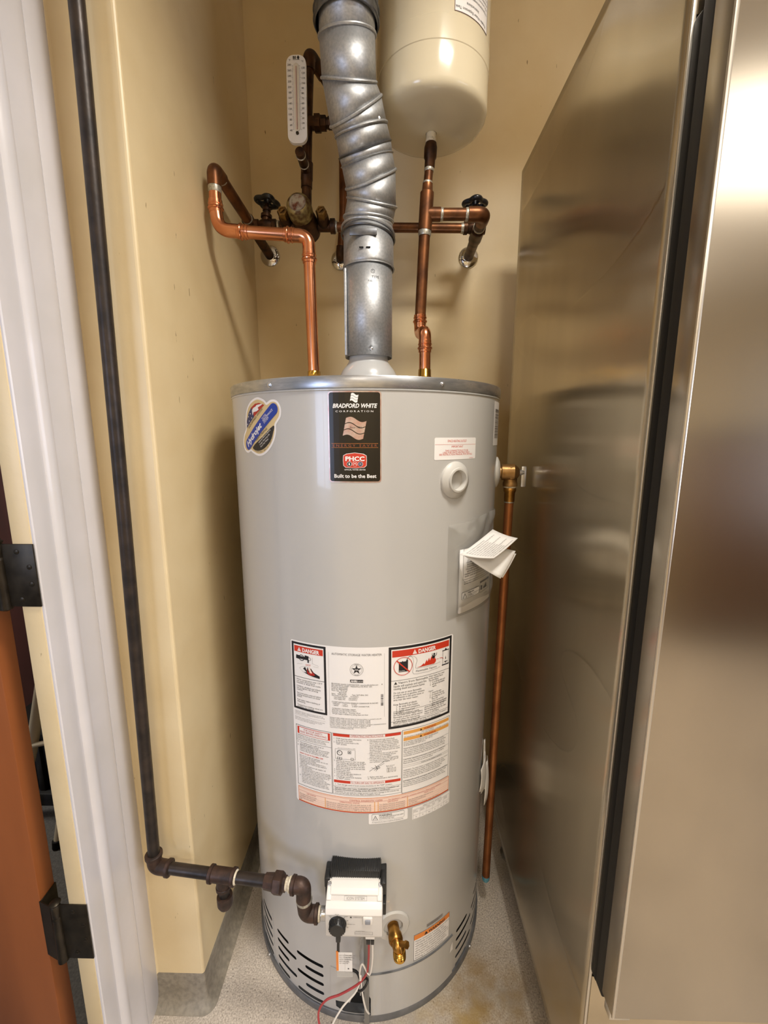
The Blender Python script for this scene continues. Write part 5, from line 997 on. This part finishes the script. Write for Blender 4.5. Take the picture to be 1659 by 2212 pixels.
joint((0.188, 0.07, 1.9605), (1, 0, 0), CR, cp_, 0.008)
pipe('branch', [(0.183, 0.07, 1.9605), (0.265, 0.07, 1.9600)], CR, oldcu_m, cp_)
joint((0.2525, 0.07, 1.960), (1, 0, 0), CR, cp_, 0.008)
pipe('branch_elbow', [(0.256, 0.07, 1.960), (0.2965, 0.07, 1.960), (0.298, 0.115, 1.963)], CR+0.003, oldcu_m, cp_, 0.024)
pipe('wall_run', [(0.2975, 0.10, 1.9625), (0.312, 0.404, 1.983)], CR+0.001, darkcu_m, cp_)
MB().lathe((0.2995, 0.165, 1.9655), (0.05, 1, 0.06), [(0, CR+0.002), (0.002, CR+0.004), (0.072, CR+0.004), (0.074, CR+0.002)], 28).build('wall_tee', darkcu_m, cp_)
joint((0.2990, 0.150, 1.965), (0.05, 1, 0.06), CR+0.001, cp_, 0.006)
pipe('upper_riser', [(0.1510, 0.07, 2.022), (0.1560, 0.07, 2.085)], 0.0108, oldcu_m, cp_)
joint((0.1512, 0.07, 2.031), (0.05, 0, 1), 0.0112, cp_, 0.008); joint((0.1545, 0.07, 2.061), (0.05, 0, 1), 0.0112, cp_, 0.008)
MB().lathe((0.1553, 0.07, 2.064), (0.05, 0, 1), [(0, 0.0112), (0.003, 0.0128), (0.020, 0.0128), (0.024, 0.0155), (0.046, 0.0160), (0.052, 0.0145), (0.060, 0.0128)], 8*3).build('tank_adapter', darkcu_m, cp_)
MB().lathe((0.158, 0.07, 2.116), (0.0, 0, 1), [(0, 0.0132), (0.003, 0.0137), (0.010, 0.0135), (0.013, 0.0126)], 20).build('thread_tape', tape_m, cp_)
ml = thing('mixing_line_pipe', (0.09, 0.2, 1.984), 'thin horizontal copper pipe crossing behind the vent pipe', 'water pipe')
pipe('run', [(-0.100, 0.2, 1.990), (0.262, 0.2, 1.984)], 0.0125, oldcu_m, ml)
joint((0.2625, 0.2, 1.984), (1, 0, 0), 0.0130, ml, 0.008); joint((0.258, 0.2, 1.984), (1, 0, 0), 0.0125, ml, 0.004)

# ================================================================== RELIEF VALVE AND DISCHARGE PIPE
t = math.radians(80); rd = Vector((math.sin(t), -math.cos(t), 0)); rp = rd*(R); rp.z = 1.317
MB().lathe(rp, rd, [(-0.004, 0.038), (0.002, 0.038), (0.004, 0.037), (0.009, 0.026), (0.011, 0.014)], 44, cap0=False).build('relief_ring', ringplastic_m, wh)
rv = thing('relief_valve', rp, 'brass temperature and pressure relief valve on the right of the heater', 'relief valve')
VC = Vector((0.3625, -0.0575, 1.317))
MB().lathe(rp-rd*0.005, rd, [(0, 0.0165), (0.014, 0.0165), (0.015, 0.0150), (0.018, 0.0150), (0.020, 0.0200), (0.050, 0.0205), (0.0515, 0.019), (0.058, 0.0145), (0.063, 0.008)], 28).build('body', relief_m, rv)
ov = MB().lathe(VC+Vector((0, 0, -0.005)), (0, 0, -1), [(0, 0.017), (0.018, 0.0165), (0.022, 0.0180), (0.030, 0.0180), (0.031, 0.012)], 28).build('outlet', relief_m, rv)
MB().box((VC.x-0.007, VC.y-0.0225, VC.z-0.016), (VC.x+0.005, VC.y-0.014, VC.z+0.014), 0.0015).build('name_boss', relief_m, rv)
lv = MB().lathe(rp+rd*0.055, rd, [(0, 0.008), (0.010, 0.006), (0.014, 0.004)], 16).build('spindle', zinc_m, rv)
MB().box((0.3865, -0.0685, 1.281), (0.3985, -0.0645, 1.332), 0.0015).build('test_lever', zinc_m, rv)
dpz = thing('discharge_pipe', (0.352, -0.055, 0.08), 'long reddish copper discharge pipe running down beside the heater', 'water pipe')
MB().lathe((0.3625, -0.0575, 1.288), (0, 0, -1), [(0, 0.0145), (0.004, 0.0158), (0.010, 0.0150)], 22).build('thread_tape', tape_m, dpz)
MB().lathe((0.3625, -0.0575, 1.279), (0, 0, -1), [(0, 0.0140), (0.004, 0.0160), (0.010, 0.0155), (0.013, 0.0132), (0.036, 0.0130), (0.038, 0.0115)], 8*3).build('adapter', brass_m, dpz)
joint((0.3624, -0.0575, 1.242), (0, 0, 1), 0.0115, dpz, 0.005)
pipe('pipe', [(0.3625, -0.0575, 1.26), (0.3575, -0.056, 0.70), (0.3525, -0.055, 0.098)], 0.0113, dropcu_m, dpz)
MB().lathe((0.3525, -0.055, 0.099), (0.0, 0, -1), [(-0.004, 0.0116), (0.002, 0.0118), (0.012, 0.0100), (0.018, 0.006), (0.019, 0)], 18).build('oxidised_tip', blue_m, dpz)

# ================================================================== GAS LINE
gp = thing('gas_pipe', (-0.466, -0.34, 0.45), 'black iron gas pipe dropping along the wall and turning to the heater', 'gas pipe')
GR = 0.0122
pipe('vertical_run', [(-0.430, -0.341, H-0.002), (-0.4365, -0.341, 2.05), (-0.450, -0.341, 1.25), (-0.4655, -0.340, 0.47)], GR, iron_m, gp)
def rim(p, d, r, par, name='fitting_rim', w=0.009): return MB().lathe(p, d, [(-w/2, r), (-w/2+0.0015, r+0.0026), (w/2-0.0015, r+0.0026), (w/2, r)], 26).build(name, rust_m, par)
E0 = Vector((-0.466, -0.340, 0.450)); gdir = Vector((0.337, -0.036, 0)).normalized()
pipe('elbow', [E0+Vector((0, 0, 0.032)), E0, E0+gdir*0.036], GR+0.0035, rust_m, gp, 0.022)
rim(E0+Vector((0, 0, 0.030)), (0, 0, 1), GR+0.0035, gp); rim(E0+gdir*0.034, gdir, GR+0.0035, gp)
tee = Vector((-0.305, -0.3575, 0.450)); un = Vector((-0.188, -0.3695, 0.450)); e2 = Vector((-0.1255, -0.3765, 0.450))
pipe('horizontal_run', [E0+gdir*0.03, tee], GR, iron_m, gp)
MB().tube([tee-gdir*0.028, tee+gdir*0.028], GR+0.0035, 26).build('tee', rust_m, gp)
rim(tee-gdir*0.026, gdir, GR+0.0035, gp); rim(tee+gdir*0.026, gdir, GR+0.0035, gp)
pipe('tee_outlet', [tee, tee+Vector((0, 0, -0.030))], GR+0.0025, rust_m, gp); rim(tee+Vector((0, 0, -0.030)), (0, 0, 1), GR+0.0015, gp)
pipe('drip_nipple', [tee+Vector((0, 0, -0.028)), tee+Vector((0.001, 0, -0.062))], GR-0.001, iron_m, gp)
MB().lathe(tee+Vector((0.001, 0, -0.052)), (0, 0, -1), [(0, GR), (0.001, GR+0.0045), (0.008, GR+0.005), (0.022, GR+0.0045), (0.030, GR+0.001), (0.032, 0.004), (0.0325, 0)], 26).build('drip_cap', rust_m, gp)
MB().lathe(tee+gdir*0.031, gdir, [(-0.004, GR+0.002), (0.0, GR+0.0025), (0.003, GR)], 22).build('sealant', tape_m, gp)
pipe('short_run', [tee+gdir*0.02, un], GR, iron_m, gp)
MB().lathe(un-gdir*0.020, gdir, [(0, GR+0.003), (0.022, GR+0.005), (0.023, GR+0.003), (0.048, GR+0.003)], 8).build('union_body', rust_m, gp)
MB().lathe(un+gdir*0.001, gdir, [(0, GR+0.008), (0.002, GR+0.0105), (0.018, GR+0.0105), (0.021, GR+0.006)], 6).build('union_nut', rust_m, gp)
MB().lathe(un+gdir*0.022, gdir, [(0, GR), (0.004, GR+0.001), (0.008, GR), (0.012, GR+0.001), (0.014, GR+0.003), (0.017, GR+0.003)], 22).build('sealant', tape_m, gp)
pipe('close_nipple', [un, e2], GR-0.001, iron_m, gp)
e3 = Vector((-0.119, -0.3765, 0.378))
pipe('street_elbow', [e2-gdir*0.020, e2+Vector((0.004, 0, 0.002)), (e2+e3)*0.5], GR+0.004, rust_m, gp, 0.034)
rim(e2-gdir*0.018, gdir, GR+0.004, gp); MB().lathe((e2+e3)*0.5+Vector((0.001, 0, 0.004)), (0, 0, -1), [(0, GR+0.0045), (0.003, GR+0.0055), (0.006, GR+0.0045)], 22).build('sealant', solder_m, gp)
pipe('street_elbow', [(e2+e3)*0.5+Vector((0, 0, 0.006)), e3, e3+Vector((0.026, 0, 0))], GR+0.004, rust_m, gp, 0.030)
rim(e3+Vector((0.024, 0, 0)), (1, 0, 0), GR+0.004, gp)
MB().lathe(e3+Vector((0.028, 0, 0)), (1, 0, 0), [(0, GR+0.002), (0.004, GR+0.002), (0.005, GR-0.001)], 22).build('sealant', tape_m, gp)

# ================================================================== PAPERS ON THE HEATER
dpch = thing('document_pouch', (0.22, -0.24, 1.03), 'clear plastic document pouch stuck to the right side of the heater', 'document pouch')
def pm(u, v, o=0.0): return cyl_map(u, v, o)
vs = []; nu, nv = 60, 48
u0, u1, v0, v1 = U(33.4), U(70), 1.020, 1.226
for j in range(nv+1):
    for i in range(nu+1):
        a_, b2 = i/nu, j/nv; u = u0+(u1-u0)*a_; v = v0+(v1-v0)*b2 + 0.010*math.sin(a_*2.0)*b2 - (0.012*a_*(1-b2))
        e_ = min(1, min(a_, 1-a_)*8)*min(1, b2*6); o_ = 0.0015+0.010*e_*(1-0.45*b2)+0.0024*math.sin(a_*9+b2*5)*e_*(0.3+b2)+0.0022*math.sin(b2*26-a_*9+3*math.sin(a_*5))*e_*b2*b2+0.0008*math.sin(a_*40+b2*6)*e_*max(0, b2-0.75)*4+0.0012*math.sin(a_*30+b2*9)*e_*max(0, 0.25-a_)*4
        vs.append(cyl_map(u, v, o_))
MB().add(vs, [(j*(nu+1)+i, j*(nu+1)+i+1, (j+1)*(nu+1)+i+1, (j+1)*(nu+1)+i) for j in range(nv) for i in range(nu)]).build('film', clearfilm_m, dpch, angle=80)
ms = Print(cyl_map, base=0.0045); ms.rect(U(38.6), 1.028, U(62), 1.170, paper_m, 0); mo = ms.mb.build('manual', ms.mats); 
mo.modifiers.new('stack', 'SOLIDIFY').thickness = 0.004; mo.modifiers['stack'].offset = 1
tag(mo, 'white printed installation manual inside the clear pouch', 'manual')
def mmap(u, v, o=0.0): return cyl_map(u, v, 0.0088+o)
mp_ = Print(mmap, base=0.0004); ua = U(40.0); ub = U(60.5)
mp_.frame(ua, 1.102, ub, 1.172, 0.0006, k_grey, 0)
mp_.text('\u2022 WHAT TO DO IF YOU SMELL GAS\n    \u2022 Do not try to light any appliance.\n    \u2022 Do not touch any electrical switch;\n       do not use any phone in\n       your building.\n    \u2022 Immediately call your gas supplier\n       from a neighbor\'s phone.\n       Follow the gas supplier\'s instructions.\n    \u2022 If you cannot reach your gas supplier,\n       call the fire department.\n\u2022 Installation and service must be performed by a qualified\n  installer, service agency or the gas supplier.', ua+0.003, 1.164, 0.0056, k_black, 1, lead=0.92, fit=ub-ua-0.008)
mp_.text('For your family\'s comfort, safety and convenience it is recommended\nthis water heater be installed and serviced by a plumbing professional.', ua+0.004, 1.096, 0.0042, k_black, 1, lead=1.1, fit=ub-ua-0.012)
mp_.poly(rrect(U(39.6), 1.0575, U(50.8), 1.0745, 0.003), k_black, 0); mp_.poly(rrect(U(39.6)+0.0008, 1.0583, U(50.8)-0.0008, 1.0737, 0.0025), paper_m, 1); mp_.poly([(U(40.1), 1.0600), (U(42.6), 1.0600), (U(41.35), 1.0715)], k_black, 2); mp_.poly([(U(40.5), 1.0608), (U(42.2), 1.0608), (U(41.35), 1.0690)], paper_m, 3)
mp_.text('WARNING', U(43.0), 1.0685, 0.0048, k_black, 2, bold=0.02); mp_.text('CANCER AND REPRODUCTIVE HARM\nwww.P65Warnings.ca.gov', U(43.0), 1.0640, 0.0032, k_black, 2, lead=1.0)
mp_.frame(U(51.4), 1.0560, U(59.8), 1.0830, 0.0007, k_black, 0); mp_.rect(U(51.4), 1.0785, U(59.8), 1.0830, k_grey, 0); mp_.poly([(U(53.8), 1.0620), (U(57.6), 1.0620), (U(57.0), 1.0740), (U(56.0), 1.0690)], k_black, 1); mp_.rect(U(52.1), 1.0620, U(53.3), 1.0720, k_black, 1); mp_.frame(U(58.2), 1.0600, U(59.3), 1.0750, 0.0006, k_black, 1)
mp_.text('238-47934-00K', U(54.8), 1.0480, 0.0030, k_grey, 1)
mp_po = mp_.mb.build('cover_print', mp_.mats, mo, smooth=False, fixn=False)
fl = thing('folded_leaflet', (0.25, -0.27, 1.16), 'folded white leaflet sticking out of the pouch top', 'leaflet')
def page(name, A, B_, C_, D, bend, par=fl, n=8):
    A, B_, C_, D = map(Vector, (A, B_, C_, D)); v = []
    for j in range(n+1):
        for i in range(n+1):
            a_, b2 = i/n, j/n; v.append((A*(1-a_)+B_*a_)*(1-b2)+(D*(1-a_)+C_*a_)*b2+Vector(bend)*(math.sin(a_*PI)*0.6+math.sin(b2*PI)*0.4))
    o_ = MB().add(v, [(j*(n+1)+i, j*(n+1)+i+1, (j+1)*(n+1)+i+1, (j+1)*(n+1)+i) for j in range(n) for i in range(n)]).build(name, paper_m, par, angle=80)
    o_.modifiers.new('paper', 'SOLIDIFY').thickness = 0.0006; return o_
LA, LB, LC, LD = (0.205, -0.285, 1.166), (0.272, -0.300, 1.163), (0.329, -0.262, 1.196), (0.283, -0.232, 1.208)
page('upper_page', LA, LB, LC, LD, (0, 0, -0.004)); 
page('lower_page', (0.214, -0.278, 1.164), (0.290, -0.290, 1.117), (0.327, -0.258, 1.167), (0.262, -0.236, 1.186), (0, 0, -0.004))
page('inner_page', (0.214, -0.277, 1.163), (0.296, -0.284, 1.117), (0.330, -0.254, 1.160), (0.262, -0.232, 1.182), (0, 0, -0.005))
lA, lB, lD = Vector(LA), Vector(LB), Vector(LD)
def lmap(u, v, o=0.0):
    A, B_, C_, D = map(Vector, (LA, LB, LC, LD)); n_ = (B_-A).cross(D-A).normalized(); q_ = (A*(1-u)+B_*u)*(1-v)+(D*(1-u)+C_*u)*v
    return q_+Vector((0, 0, -0.004))*(math.sin(u*PI)*0.6+math.sin(v*PI)*0.4)+n_*(0.0006+o)
lp = Print(lmap, step=5, base=0.0004)
for k in range(11): lp.text('Sold to  Ship to  Installation record  Warranty card  Item no.', 0.93-0.078*k, 0.08, 0.075, k_grey, 1, rot=PI/2, fit=0.55 if k % 3 else 0.8)
lp.mb.build('leaflet_print', lp.mats, fl, smooth=False, fixn=False)
l2 = thing('folded_papers', (0.325, -0.1, 0.57), 'small folded papers tucked at the lower right of the heater', 'papers')
page('outer_sheet', cyl_map(U(65), 0.47, 0.003), cyl_map(U(75), 0.44, 0.014), cyl_map(U(76), 0.555, 0.006), cyl_map(U(66.5), 0.53, 0.003), (0.006, 0, 0), l2)
page('inner_sheet', cyl_map(U(70), 0.405, 0.012), cyl_map(U(78), 0.415, 0.018), cyl_map(U(78), 0.525, 0.012), cyl_map(U(73), 0.515, 0.006), (0.008, 0, 0), l2)
page('back_sheet', cyl_map(U(68), 0.45, 0.004), cyl_map(U(77), 0.43, 0.010), cyl_map(U(77), 0.58, 0.004), cyl_map(U(75), 0.585, 0.002), (0.004, 0, 0), l2)
